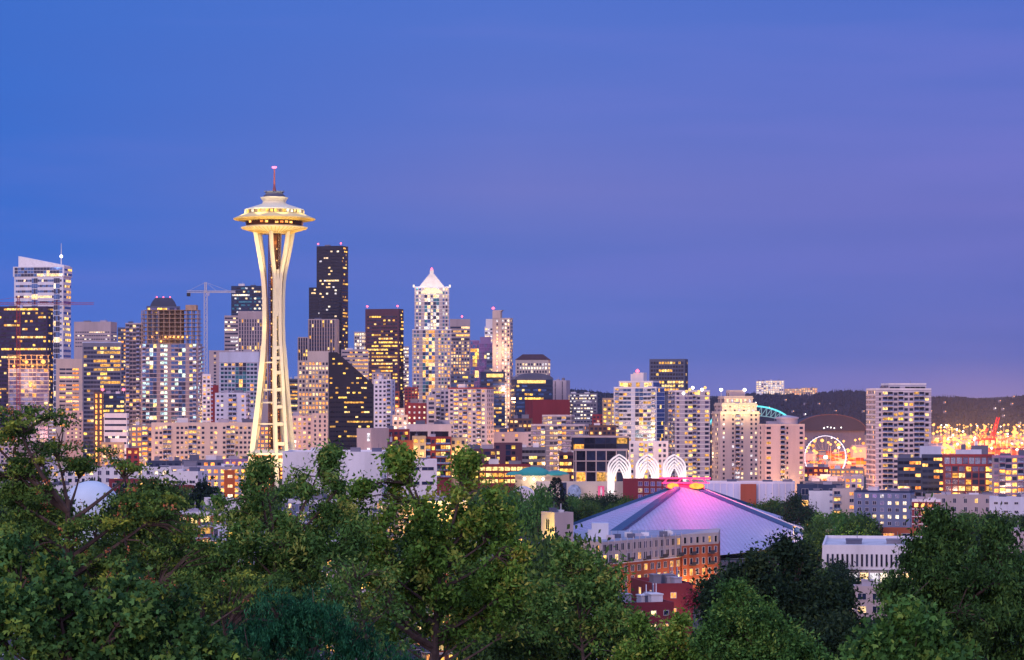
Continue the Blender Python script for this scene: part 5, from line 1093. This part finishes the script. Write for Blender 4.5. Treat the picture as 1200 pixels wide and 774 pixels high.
# houses with lights on the far hills
rng = random.Random(31); hp = None
for i in range(60):
    y = rng.uniform(7350, 8300); px = rng.uniform(660, 1200)
    t = sstep(7150, 8500, y); z = -42 + 108 * t
    if hp is None:
        hp = empty('hill_house', (0, 0, 0), 0, 'tiny lit house on the dark wooded far hill', 'house', 'lit houses on the far hill')
        MB().box(-4, 4, -4, 4, 0, 5).add([(-4, -4, 5), (4, -4, 5), (4, 4, 5), (-4, 4, 5), (-4, 0, 8), (4, 0, 8)], [(0, 1, 5, 4), (2, 3, 4, 5), (0, 4, 3), (1, 2, 5)]).build('body', W['grey'], hp); o = hp
        lights = [MB().lathe([(.2, -1.6), (1.5, -.6), (1.5, .6), (.2, 1.6)], 0, 8).mesh('porch_light', [e]) for e in (E_SODIUM, PAL['pale'][0], PAL['orange'][1], E_WHITE, PAL['warm'][0])]
        l = bpy.data.objects.new('porch_light', lights[0]); COL.objects.link(l); l.parent = hp; l.location = (2, -6.4, 6)
    else: o = copy_tree(hp)
    o.location = (X(px, y), y, z + 12); o.children[1].data = lights[rng.choice([0, 1, 2, 1, 4, 3])] if o.children[1].data.name.startswith('porch') else o.children[1].data

# street level glow and street lamps
def street_lamp_proto():
    r = empty('street_lamp', (0, 0, 0), 0, 'street lamp shining warm on a city street', 'street lamp', 'street lamps between the buildings')
    MB().bar((0, 0, 0), (0, 0, 9), .14, r2=.09, n=6).bar((0, 0, 9), (0, -1.8, 9.6), .08, n=5).build('pole', W['steel'], r)
    MB().lathe([(.15, -.35), (.55, -.1), (.5, .15), (.1, .3)], 0, 10).build('lamp_head', E_SODIUM, r, (0, -1.9, 9.45))
    return r
sp = street_lamp_proto(); used = False
spots = [(174, 583, 900), (926, 552, 1500), (945, 604, 1010), (1010, 560, 1450), (1038, 556, 1430), (846, 668, 600), (838, 662, 620), (627, 620, 640), (404, 515, 1700), (410, 528, 1620), (560, 540, 1500), (700, 548, 1500), (1094, 590, 1200), (1104, 588, 1200), (1118, 590, 1190), (1150, 604, 1030), (1168, 606, 1010),
         (118, 536, 1700), (155, 548, 1600), (186, 556, 1400), (240, 556, 1400), (290, 556, 1400), (345, 520, 1750), (470, 535, 1550), (500, 545, 1450), (640, 555, 1400), (752, 568, 1300), (770, 568, 1300), (806, 562, 1400), (842, 575, 1300), (1000, 620, 880), (980, 625, 870), (610, 590, 900), (440, 620, 700), (930, 610, 990), (1085, 600, 1050)]
for px, py, D in spots:
    o = sp if not used else copy_tree(sp); used = True
    g = ground(X(px, D), D); o.location = (X(px, D), D, g)
    if Z(py, D) > g + 10: o.location.z = g; 
    lamp((o.location.x, D - 2, g + 9.0), 6500 * max(.3, (D / 1400)), (1, .55, .2), .8)
# large warm glow from the streets between downtown blocks (rows of lamps seen as one lamp each)
for px, D, z, P, c_ in [(130, 1650, 18, 30000, (1, .42, .14)), (160, 1560, 14, 22000, (1, .40, .16)), (165, 1850, 40, 26000, (1, .45, .14)), (312, 1500, 20, 30000, (1, .42, .14)), (330, 1780, 26, 34000, (1, .36, .12)), (375, 1600, 20, 24000, (1, .5, .2)), (470, 1620, 22, 26000, (1, .55, .2)), (560, 1560, 18, 30000, (1, .5, .18)), (590, 1700, 22, 40000, (1, .42, .14)),
      (640, 1520, 20, 20000, (1, .55, .2)), (590, 2150, 70, 60000, (1, .4, .16)), (716, 1760, 40, 9000, (1, .6, .12)), (780, 1440, 16, 14000, (1, .6, .3)), (850, 1480, 18, 20000, (1, .45, .2)), (930, 1420, 14, 22000, (1, .38, .2)), (1040, 1440, 14, 22000, (1, .42, .12)), (60, 1900, 30, 26000, (1, .42, .2)), (105, 1750, 20, 22000, (1, .4, .15)), (200, 1480, 12, 14000, (1, .5, .2)), (265, 1480, 12, 14000, (1, .5, .2)), (345, 1650, 30, 26000, (1, .4, .2)), (430, 1420, 14, 12000, (1, .5, .3)), (455, 1700, 40, 18000, (1, .5, .2)), (520, 1640, 30, 20000, (1, .5, .2)), (545, 1640, 50, 22000, (1, .5, .2)), (620, 1850, 20, 20000, (1, .3, .2)), (680, 1950, 26, 26000, (1, .45, .2)), (735, 1740, 30, 4000, (1, .7, .3)), (810, 1640, 24, 16000, (1, .55, .2)), (885, 1450, 20, 14000, (1, .4, .2)), (915, 1450, 16, 12000, (1, .4, .25)), (965, 1700, 10, 20000, (1, .35, .08)), (1000, 1500, 10, 16000, (1, .3, .08)), (1120, 1330, 8, 9000, (1, .5, .15)), (1060, 1340, 10, 9000, (1, .45, .15)), (1180, 1300, 10, 9000, (1, .5, .2)), (440, 2600, 40, 50000, (1, .6, .2)), (510, 2550, 50, 60000, (1, .62, .25)), (90, 1850, 60, 30000, (1, .42, .2)), (240, 1500, 16, 16000, (1, .55, .25))]:
    lamp((X(px, D), D, z), P * 1.9, c_, 2)

# ------------------------------------------------------------------ trees
from mathutils import noise as mnoise
def leaf_mat(name, c0, c1, c2, trans=.12):
    m = bpy.data.materials.new(name); m.use_nodes = True; nt = m.node_tree; N = nt.nodes; L = nt.links
    b = N['Principled BSDF']; b.inputs['Roughness'].default_value = .7; b.inputs['Specular IOR Level'].default_value = .12
    at = N.new('ShaderNodeAttribute'); at.attribute_name = 'tint'; r = N.new('ShaderNodeValToRGB'); L.new(at.outputs['Fac'], r.inputs[0])
    e = r.color_ramp.elements; e[0].color = (*c0, 1); e[1].color = (*c2, 1); k = e.new(.55); k.color = (*c1, 1)
    L.new(r.outputs[0], b.inputs['Base Color'])
    t = N.new('ShaderNodeBsdfTranslucent'); L.new(r.outputs[0], t.inputs[0]); mx = N.new('ShaderNodeMixShader'); mx.inputs[0].default_value = trans
    L.new(b.outputs[0], mx.inputs[1]); L.new(t.outputs[0], mx.inputs[2]); L.new(mx.outputs[0], N['Material Output'].inputs[0])
    return m
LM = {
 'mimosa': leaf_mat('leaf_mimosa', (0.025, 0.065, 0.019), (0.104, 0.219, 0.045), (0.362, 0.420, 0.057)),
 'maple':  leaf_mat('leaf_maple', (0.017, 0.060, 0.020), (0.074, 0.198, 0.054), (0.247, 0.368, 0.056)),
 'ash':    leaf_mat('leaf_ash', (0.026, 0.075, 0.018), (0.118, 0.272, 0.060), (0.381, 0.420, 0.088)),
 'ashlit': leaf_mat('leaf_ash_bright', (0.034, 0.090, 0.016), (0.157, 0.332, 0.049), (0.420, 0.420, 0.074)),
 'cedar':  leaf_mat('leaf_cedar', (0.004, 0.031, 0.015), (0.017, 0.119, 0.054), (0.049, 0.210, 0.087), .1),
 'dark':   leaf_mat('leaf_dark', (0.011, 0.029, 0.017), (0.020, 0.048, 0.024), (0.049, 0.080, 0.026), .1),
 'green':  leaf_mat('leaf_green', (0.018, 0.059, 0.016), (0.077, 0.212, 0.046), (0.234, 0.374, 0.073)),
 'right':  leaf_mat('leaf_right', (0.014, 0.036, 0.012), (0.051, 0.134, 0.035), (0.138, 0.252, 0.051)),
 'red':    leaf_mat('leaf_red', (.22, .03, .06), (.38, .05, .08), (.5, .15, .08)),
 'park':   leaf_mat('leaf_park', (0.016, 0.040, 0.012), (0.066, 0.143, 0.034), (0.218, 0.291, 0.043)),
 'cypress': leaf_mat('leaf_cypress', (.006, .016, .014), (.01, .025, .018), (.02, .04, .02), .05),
 'blossom': leaf_mat('blossom', (.5, .12, .06), (.6, .22, .10), (.6, .3, .2)),
}
def leaves_mesh(name, C, size, m, rs, aspect=2.0, droop=0., palm=False, toff=0.):
    n = len(C)
    a = rs.normal(size=(n, 3)); a[:, 2] -= droop * 1.5
    a /= np.linalg.norm(a, axis=1)[:, None]
    b = np.cross(a, rs.normal(size=(n, 3))); b /= np.linalg.norm(b, axis=1)[:, None] + 1e-9
    L = size * rs.uniform(.6, 1.35, n)[:, None]; Wd = L / aspect
    tint = np.clip(rs.normal(.42, .15, n) + toff, 0, 1)
    quads = []
    if palm:
        for ang, s in ((0, 1.), (.95, .8), (-.95, .8)):
            d = a * math.cos(ang) + b * math.sin(ang); e = -a * math.sin(ang) + b * math.cos(ang)
            quads.append(np.stack([C, C + d * L * .5 * s + e * Wd * .42 * s, C + d * L * s, C + d * L * .5 * s - e * Wd * .42 * s], 1))
        tint = np.tile(tint, 3)
    else:
        nrm = np.cross(a, b); quads.append(np.stack([C - a * L * .5, C + b * Wd * .5 + nrm * L * .08, C + a * L * .5, C - b * Wd * .5 + nrm * L * .08], 1))
    Q = np.concatenate(quads, 0); k = len(Q)
    me = bpy.data.meshes.new(name); me.vertices.add(4 * k); me.vertices.foreach_set('co', Q.reshape(-1).astype(np.float32))
    me.loops.add(4 * k); me.loops.foreach_set('vertex_index', np.arange(4 * k, dtype=np.int32))
    me.polygons.add(k); me.polygons.foreach_set('loop_start', np.arange(0, 4 * k, 4, dtype=np.int32)); 
    me.update(calc_edges=True)
    at = me.attributes.new('tint', 'FLOAT', 'POINT'); at.data.foreach_set('value', np.repeat(tint, 4).astype(np.float32))
    me.materials.append(m); return me

def tree(label, D, ells, m, seed, tips=220, lpt=110, leaf=.2, clump=.55, aspect=2., droop=0., palm=False, flat=1., trunk_px=None, tr=.35, hang=0., sprig=0, dy=0, gap=.02, gapsize=0, name='tree', cat='tree', sub=None, depth=1., bare=0, blossom=0, inner=.33):
    """ells = crown lobes in photo pixels (px, py, rx, ry); each becomes a real ellipsoid at distance D"""
    rs = np.random.RandomState(seed); rng = random.Random(seed)
    tx = trunk_px if trunk_px is not None else sum(e[0] for e in ells) / len(ells)
    x0 = X(tx, D); g = ground(x0, D); root = empty(name, (x0, D, g), 0, label, cat)
    s = D / F; E = []
    for e in ells:
        e = (e[0], e[1] + dy) + tuple(e[2:])
        E.append((X(e[0], D) - x0, rng.uniform(-.35, .35) * e[2] * s * depth + (e[4] if len(e) > 4 else 0), Z(e[1], D) - g, e[2] * s, max(1.0, (e[2] + e[3]) / 2 * s * depth), e[3] * s))
    wts = np.array([e[3] * e[5] ** .9 for e in E]); wts /= wts.sum()
    top = max(e[2] + e[5] * .6 for e in E)
    T = []
    tries = 0; nsc = 1 / (gapsize or (D * .011))
    while len(T) < tips and tries < tips * 12:
        tries += 1; e = E[rs.choice(len(E), p=wts)]
        v = rs.normal(size=3); v /= np.linalg.norm(v); r = rs.uniform(inner, 1) ** .5 if inner else 1
        p = (e[0] + v[0] * e[3] * r, e[1] + v[1] * e[4] * r, e[2] + v[2] * e[5] * r)
        if mnoise.noise(Vector((p[0] * nsc + seed, p[1] * nsc, p[2] * nsc * 1.25))) < gap: continue
        T.append(p)
    T0 = list(T)
    for _ in range(sprig):
        c = T0[rs.randint(len(T0))]; up = max((q for q in T0 if abs(q[0] - c[0]) < 1.6), key=lambda q: q[2])
        for k in range(rng.randint(1, 2)): T.append((up[0] + rng.uniform(-.2, .2) * (k + 1), up[1] + rng.uniform(-.2, .2), up[2] + .3 * (k + 1)))
    mb = MB()
    lean = (sum(e[0] for e in E) / len(E)) * .5; th = top * .82
    def trunk(t): return Vector((lean * t * t + .35 * math.sin(t * 5 + seed), .3 * math.sin(t * 4 + 1 + seed), th * t))
    for i in range(10): mb.bar(trunk(i / 10), trunk((i + 1) / 10), tr * (1.15 - .9 * i / 10), n=7, r2=tr * (1.15 - .9 * (i + 1) / 10))
    clusters = []
    # limbs: group the tips, each group hangs on one limb
    ng = max(6, tips // 14); seeds = [T[i] for i in rs.choice(len(T), min(ng, len(T)), replace=False)]; limbs = []
    for sd in seeds:
        sv = Vector(sd); tz = max(.12, min(.97, (sv.z - .55 * math.hypot(sv.x - lean * .5, sv.y) - .4) / th)); a = trunk(tz); mid = a.lerp(sv, .5) + Vector((0, 0, -.06 * (sv - a).length)) + Vector((rng.uniform(-.3, .3), rng.uniform(-.3, .3), 0))
        pts = [((1-t)**2) * a + 2 * t * (1-t) * mid + t * t * sv for t in (0, .2, .4, .6, .8, 1)]; rr = tr * .45 * min(1, .3 + (sv - a).length * .12)
        for i in range(5): mb.bar(pts[i], pts[i + 1], rr * (1 - .17 * i), n=5, r2=rr * (1 - .17 * (i + 1)))
        limbs.append(pts)
    for t_ in T:
        tv = Vector(t_); best = min((p for l in limbs for p in l[1:5]), key=lambda p: (p - tv).length + max(0, p.z - tv.z) * .5)
        md = best.lerp(tv, .5) + Vector((rng.uniform(-.15, .15), rng.uniform(-.15, .15), .12 * (tv - best).length))
        mb.bar(best, md, tr * .12, n=3, r2=tr * .08); mb.bar(md, tv, tr * .08, n=3, r2=tr * .03)
        clusters.append((tv, md))
    mb.build('trunk', W['bark'], root)
    C = []; TO = []
    for tv, md in clusters:
        if bare and rng.random() < bare: continue
        n = int(lpt * rng.uniform(.45, 1.5)); cl = clump * rng.uniform(.55, 1.35); to = rng.gauss(0, .23)
        p = rs.normal(size=(n, 3)) * np.array([cl, cl, cl * flat]) * .62 + np.array(tv)
        if hang:
            t = rs.uniform(0, 1, n) ** .8; base = np.array(tv) + rs.normal(size=(6, 3)) * [cl, cl, .1]; k = rs.randint(0, 6, n)
            p = base[k] + np.stack([rs.normal(0, .05, n), rs.normal(0, .05, n), -t * hang * (.5 + .5 * (k / 6))], 1)
        C.append(p)
        q = int(n * .15); tt = rs.uniform(.2, 1, q)[:, None]
        C.append(np.array(md) * (1 - tt) + np.array(tv) * tt + rs.normal(size=(q, 3)) * cl * .25)
        TO.append(np.full(n + q, to))
    C = np.concatenate(C); TO = np.concatenate(TO)
    o = bpy.data.objects.new('crown', leaves_mesh('crown', C, leaf, LM[m], rs, aspect, droop, palm, TO)); COL.objects.link(o); o.parent = root
    if blossom:
        tops = C[rs.choice(len(C), min(len(C), blossom * 10), replace=False)]; sel = tops[::10]
        BC = np.concatenate([c + rs.normal(size=(12, 3)) * .08 + [0, 0, .12] for c in sel])
        o = bpy.data.objects.new('blossom', leaves_mesh('blossom', BC, .10, LM['blossom'], rs, 1.6)); COL.objects.link(o); o.parent = root
    return root

tree('broad mimosa with flat layered branches and orange blossoms at the left edge', 92, [(18, 492, 66, 24), (70, 530, 78, 22), (10, 545, 60, 34), (120, 545, 48, 14), (40, 580, 60, 22), (175, 590, 40, 24), (30, 620, 80, 26), (150, 648, 70, 28), (60, 665, 90, 24), (225, 640, 40, 26), (232, 590, 26, 18), (100, 612, 60, 10), (190, 680, 70, 26), (290, 690, 60, 22)],
     'mimosa', 11, dy=4, bare=.12, tips=460, lpt=80, leaf=.16, clump=.40, aspect=2.4, flat=.35, trunk_px=45, tr=.34, blossom=90, inner=.1, name='mimosa_tree')
tree('big leaved maple filling the bottom left corner', 58, [(40, 725, 75, 45), (120, 745, 60, 45), (200, 765, 60, 40), (0, 700, 60, 40), (160, 720, 40, 25), (250, 790, 60, 30)], 'maple', 12, tips=420, lpt=60, leaf=.125, clump=.24, gap=.12, gapsize=.55, sprig=20, aspect=1.5, palm=True, droop=.5, trunk_px=90, tr=.28, name='maple_tree')
tree('tufted tree with upright sprigs below the tower legs', 112, [(335, 620, 66, 30), (285, 640, 48, 32), (390, 618, 40, 38), (262, 592, 18, 24), (285, 582, 14, 24), (305, 570, 14, 26), (328, 582, 12, 22), (355, 570, 11, 28), (384, 566, 12, 30), (404, 575, 11, 28), (250, 655, 34, 22), (330, 660, 50, 20)],
     'ash', 13, tips=290, lpt=66, dy=11, gap=-.04, leaf=.26, clump=.42, sprig=26, aspect=2.8, droop=.3, trunk_px=335, tr=.26, name='ash_tree')
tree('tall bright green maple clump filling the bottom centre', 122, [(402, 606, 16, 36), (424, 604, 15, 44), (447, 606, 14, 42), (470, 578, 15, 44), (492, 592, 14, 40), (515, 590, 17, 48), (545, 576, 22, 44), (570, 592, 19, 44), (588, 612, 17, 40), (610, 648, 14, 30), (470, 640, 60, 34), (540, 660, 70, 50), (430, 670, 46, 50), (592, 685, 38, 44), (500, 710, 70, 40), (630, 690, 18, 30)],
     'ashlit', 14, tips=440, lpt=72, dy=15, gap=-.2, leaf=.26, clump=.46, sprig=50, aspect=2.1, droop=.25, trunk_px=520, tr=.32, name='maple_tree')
tree('second denser tree standing behind the bright maple clump', 150, [(520, 700, 100, 60), (420, 710, 70, 50), (610, 720, 60, 40), (550, 660, 50, 30)], 'ash', 15, tips=150, lpt=80, leaf=.30, clump=.65, trunk_px=500, tr=.32)
tree('blue green weeping cedar with hanging twigs at the bottom', 78, [(345, 690, 26, 7), (328, 708, 40, 8), (372, 712, 40, 8), (312, 730, 48, 8), (398, 734, 46, 8), (345, 748, 66, 8), (288, 760, 48, 8), (432, 756, 44, 8), (360, 774, 84, 9), (460, 776, 40, 8)],
     'cedar', 16, tips=230, lpt=130, leaf=.15, clump=.30, aspect=4.5, droop=1.3, hang=.55, flat=.3, gapsize=.7, trunk_px=345, tr=.22, name='cedar_tree')
tree('bare twiggy shrub tree between the cedar and the bright maple', 105, [(430, 700, 40, 60), (400, 690, 30, 40), (455, 740, 40, 40)], 'ash', 17, tips=170, lpt=26, leaf=.18, clump=.4, trunk_px=425, tr=.2, bare=.45)
tree('loose light tree with gaps right of the bright maple clump', 116, [(668, 678, 28, 22), (700, 712, 42, 32), (655, 715, 32, 40), (712, 684, 14, 12), (735, 730, 28, 22)], 'ash', 18, tips=170, lpt=60, leaf=.24, clump=.42, sprig=14, aspect=2.2, trunk_px=680, tr=.2, bare=.1)
tree('yellow green tree low in the frame under the red house', 98, [(765, 745, 46, 28), (720, 762, 40, 26), (810, 752, 30, 26), (790, 728, 22, 12)], 'ashlit', 19, tips=200, lpt=80, dy=18, leaf=.18, clump=.33, sprig=12, trunk_px=765, tr=.2)
tree('rounded bright green bush like tree at the lower right centre', 92, [(872, 742, 48, 40), (915, 762, 46, 34), (840, 752, 26, 34), (880, 715, 26, 12), (950, 778, 30, 20)], 'green', 20, tips=380, lpt=95, leaf=.15, clump=.30, trunk_px=880, tr=.2, inner=.4, gapsize=.8, sprig=24, dy=6)
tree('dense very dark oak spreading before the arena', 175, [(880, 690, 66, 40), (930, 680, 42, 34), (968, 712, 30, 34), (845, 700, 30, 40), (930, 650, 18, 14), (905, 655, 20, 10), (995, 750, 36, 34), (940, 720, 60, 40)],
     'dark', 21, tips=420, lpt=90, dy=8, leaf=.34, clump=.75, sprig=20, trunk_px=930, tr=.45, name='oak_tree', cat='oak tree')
tree('tall dark green tree with drooping leaves at the right', 112, [(1115, 665, 50, 45), (1150, 690, 60, 60), (1090, 690, 50, 60), (1122, 612, 12, 22), (1100, 625, 15, 24), (1142, 620, 14, 26), (1164, 635, 13, 24), (1082, 642, 11, 20), (1180, 660, 34, 50), (1190, 720, 40, 60), (1070, 640, 14, 18), (1046, 668, 18, 14), (1055, 705, 30, 40)],
     'right', 22, tips=470, lpt=80, dy=16, leaf=.24, clump=.44, sprig=34, aspect=2.8, droop=.7, trunk_px=1125, tr=.34)
tree('bright maple at the bottom right in front of the dark trees', 84, [(1065, 742, 44, 34), (1030, 765, 40, 26), (1100, 770, 36, 26), (1055, 712, 26, 14)], 'green', 23, dy=14, tips=240, lpt=80, leaf=.19, clump=.4, palm=True, aspect=1.5, trunk_px=1065, tr=.2, name='maple_tree')
tree('small crimson leaved tree beside the low red building', 420, [(826, 698, 16, 9), (838, 690, 9, 7), (812, 704, 10, 6)], 'red', 24, tips=70, lpt=60, leaf=.42, clump=.8, trunk_px=826, tr=.18)
tree('dark tree filling the gap below the oak and the right tree', 135, [(1000, 760, 60, 34), (960, 772, 50, 24)], 'dark', 25, tips=170, lpt=80, leaf=.26, clump=.6, trunk_px=990, tr=.25)
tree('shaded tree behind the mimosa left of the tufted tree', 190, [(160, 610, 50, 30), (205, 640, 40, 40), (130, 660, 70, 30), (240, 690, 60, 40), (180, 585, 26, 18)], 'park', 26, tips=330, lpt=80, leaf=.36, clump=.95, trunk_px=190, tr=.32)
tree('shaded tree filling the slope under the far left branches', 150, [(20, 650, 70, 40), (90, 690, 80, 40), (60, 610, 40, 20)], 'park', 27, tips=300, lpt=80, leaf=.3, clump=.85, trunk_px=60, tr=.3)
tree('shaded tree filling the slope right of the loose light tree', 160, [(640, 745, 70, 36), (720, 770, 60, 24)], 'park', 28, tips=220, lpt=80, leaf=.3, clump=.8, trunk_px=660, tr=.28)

# smaller trees among the buildings: shared meshes, each tree its own object
def small_proto(m, seed, h, r, shape):
    rs = np.random.RandomState(seed); P = []
    if shape == 'cone': 
        z = rs.uniform(.08, 1, 1500) ** 1.1; rad = r * np.sin(np.clip(z, 0, 1) * 2.6 + .35) ** .8 * rs.uniform(.3, 1, 1500) ** .5; a = rs.uniform(0, 6.283, 1500)
        C = np.stack([rad * np.cos(a), rad * np.sin(a), z * h], 1)
    else:
        for k in range(46):
            v = rs.normal(size=3); v /= np.linalg.norm(v); c = np.array([v[0] * r * .7, v[1] * r * .7, h * .6 + v[2] * h * .28]); P.append(c + rs.normal(size=(75, 3)) * r * .16)
        C = np.concatenate(P)
    tm = MB().bar((0, 0, 0), (0, 0, h * .6), .035 * h, n=6, r2=.015 * h)
    for k in range(7): a = k * .9; tm.bar((0, 0, h * (.25 + .04 * k)), (r * .6 * math.cos(a), r * .6 * math.sin(a), h * .65), .012 * h, n=4, r2=.004 * h)
    return tm.mesh('trunk', [W['bark']]), leaves_mesh('crown', C, .6 if shape != 'cone' else .6, LM[m], rs, 1.6)
SP = {'a': small_proto('park', 41, 12, 5.5, 'r'), 'b': small_proto('park', 42, 10, 5, 'r'), 'g': small_proto('green', 43, 11, 5.2, 'r'), 'd': small_proto('dark', 44, 12, 5.5, 'r'), 'c': small_proto('cypress', 45, 13, 2.6, 'cone'), 'y': small_proto('ashlit', 46, 10, 4.6, 'r')}
H0 = {'a': 12, 'b': 10, 'g': 11, 'd': 12, 'c': 13, 'y': 10}
rng = random.Random(9)
def small(px, py, D, k, lab=None, grp='park trees among the buildings', hmin=6):
    x = X(px, D); g = ground(x, D); h = max(hmin, Z(py, D) - g); s = h / H0[k]
    r = empty('cypress_tree' if k == 'c' else 'park_tree', (x, D, g), rng.uniform(0, 6), lab or 'leafy park tree standing among the low city buildings', 'tree', None if lab else grp)
    r.scale = (min(s, 1.5) if k != 'c' else s, min(s, 1.5) if k != 'c' else s, s)
    for nm, me in zip(('trunk', 'crown'), SP[k]):
        o = bpy.data.objects.new(nm, me); COL.objects.link(o); o.parent = r
small(652, 560, 1060, 'c', 'pointed dark cypress before the long pale museum wall'); small(237, 566, 800, 'c', 'dark cypress left of the yellow ended penthouse'); small(250, 572, 790, 'c', 'shorter dark cypress right of its taller twin'); small(240, 563, 830, 'd', 'dark round tree just behind the two cypresses')
small(949, 597, 1060, 'y', 'lamp lit yellow green tree right of the arena'); small(968, 600, 985, 'g', 'green tree right of the lamp lit yellow one'); small(1090, 617, 900, 'g', 'round pale tree in front of the purple roofed store')
small(935, 578, 1040, 'd', 'tall dark oak rising behind the lamp lit tree')
for lo, hi, y0, y1, D0, D1, n, ks in ((632, 700, 580, 603, 1135, 1200, 34, 'aabdg'), (690, 745, 575, 590, 1150, 1200, 10, 'ad'), (560, 640, 566, 600, 950, 1100, 18, 'abg'), (958, 1010, 600, 622, 880, 980, 18, 'abdg'), (872, 948, 584, 606, 1080, 1125, 22, 'abd'), (1010, 1070, 622, 636, 760, 850, 10, 'bgy'), (1120, 1210, 600, 625, 860, 1000, 34, 'aadg'), (145, 245, 566, 600, 800, 1000, 30, 'aad'),
        (0, 110, 560, 590, 850, 1100, 20, 'aad'), (560, 680, 620, 680, 460, 620, 18, 'aad'), (330, 520, 600, 650, 560, 760, 22, 'aad'), (850, 1000, 655, 690, 600, 700, 22, 'dad'), (1080, 1210, 640, 690, 500, 700, 24, 'dag'), (100, 330, 640, 700, 420, 600, 24, 'aad'), (1060, 1200, 575, 590, 1180, 1300, 8, 'ad'), (300, 420, 560, 580, 1000, 1120, 12, 'ab')):
    for i in range(n):
        small(rng.uniform(lo, hi), rng.uniform(y0, y1), rng.uniform(D0, D1), rng.choice(ks))
lamp((X(948, 965), 962, 5), 2600, (1, .9, .1), .6); lamp((X(966, 968), 964, 4), 1200, (1, .9, .2), .6)

# ------------------------------------------------------------------ air
HAZE = 1.9e-5
if HAZE:
    m = bpy.data.materials.new('haze'); m.use_nodes = True; nt = m.node_tree; nt.nodes.remove(nt.nodes['Principled BSDF'])
    v = nt.nodes.new('ShaderNodeVolumePrincipled'); v.inputs['Color'].default_value = (.50, .66, 1.0, 1); v.inputs['Density'].default_value = HAZE; v.inputs['Anisotropy'].default_value = .2
    nt.links.new(v.outputs[0], nt.nodes['Material Output'].inputs['Volume'])
    o = MB().box(-9000, 9000, -350, 15500, -44, 330).build('haze', m); tag(o, 'thin bluish dusk air over the whole city', 'haze', kind='stuff')
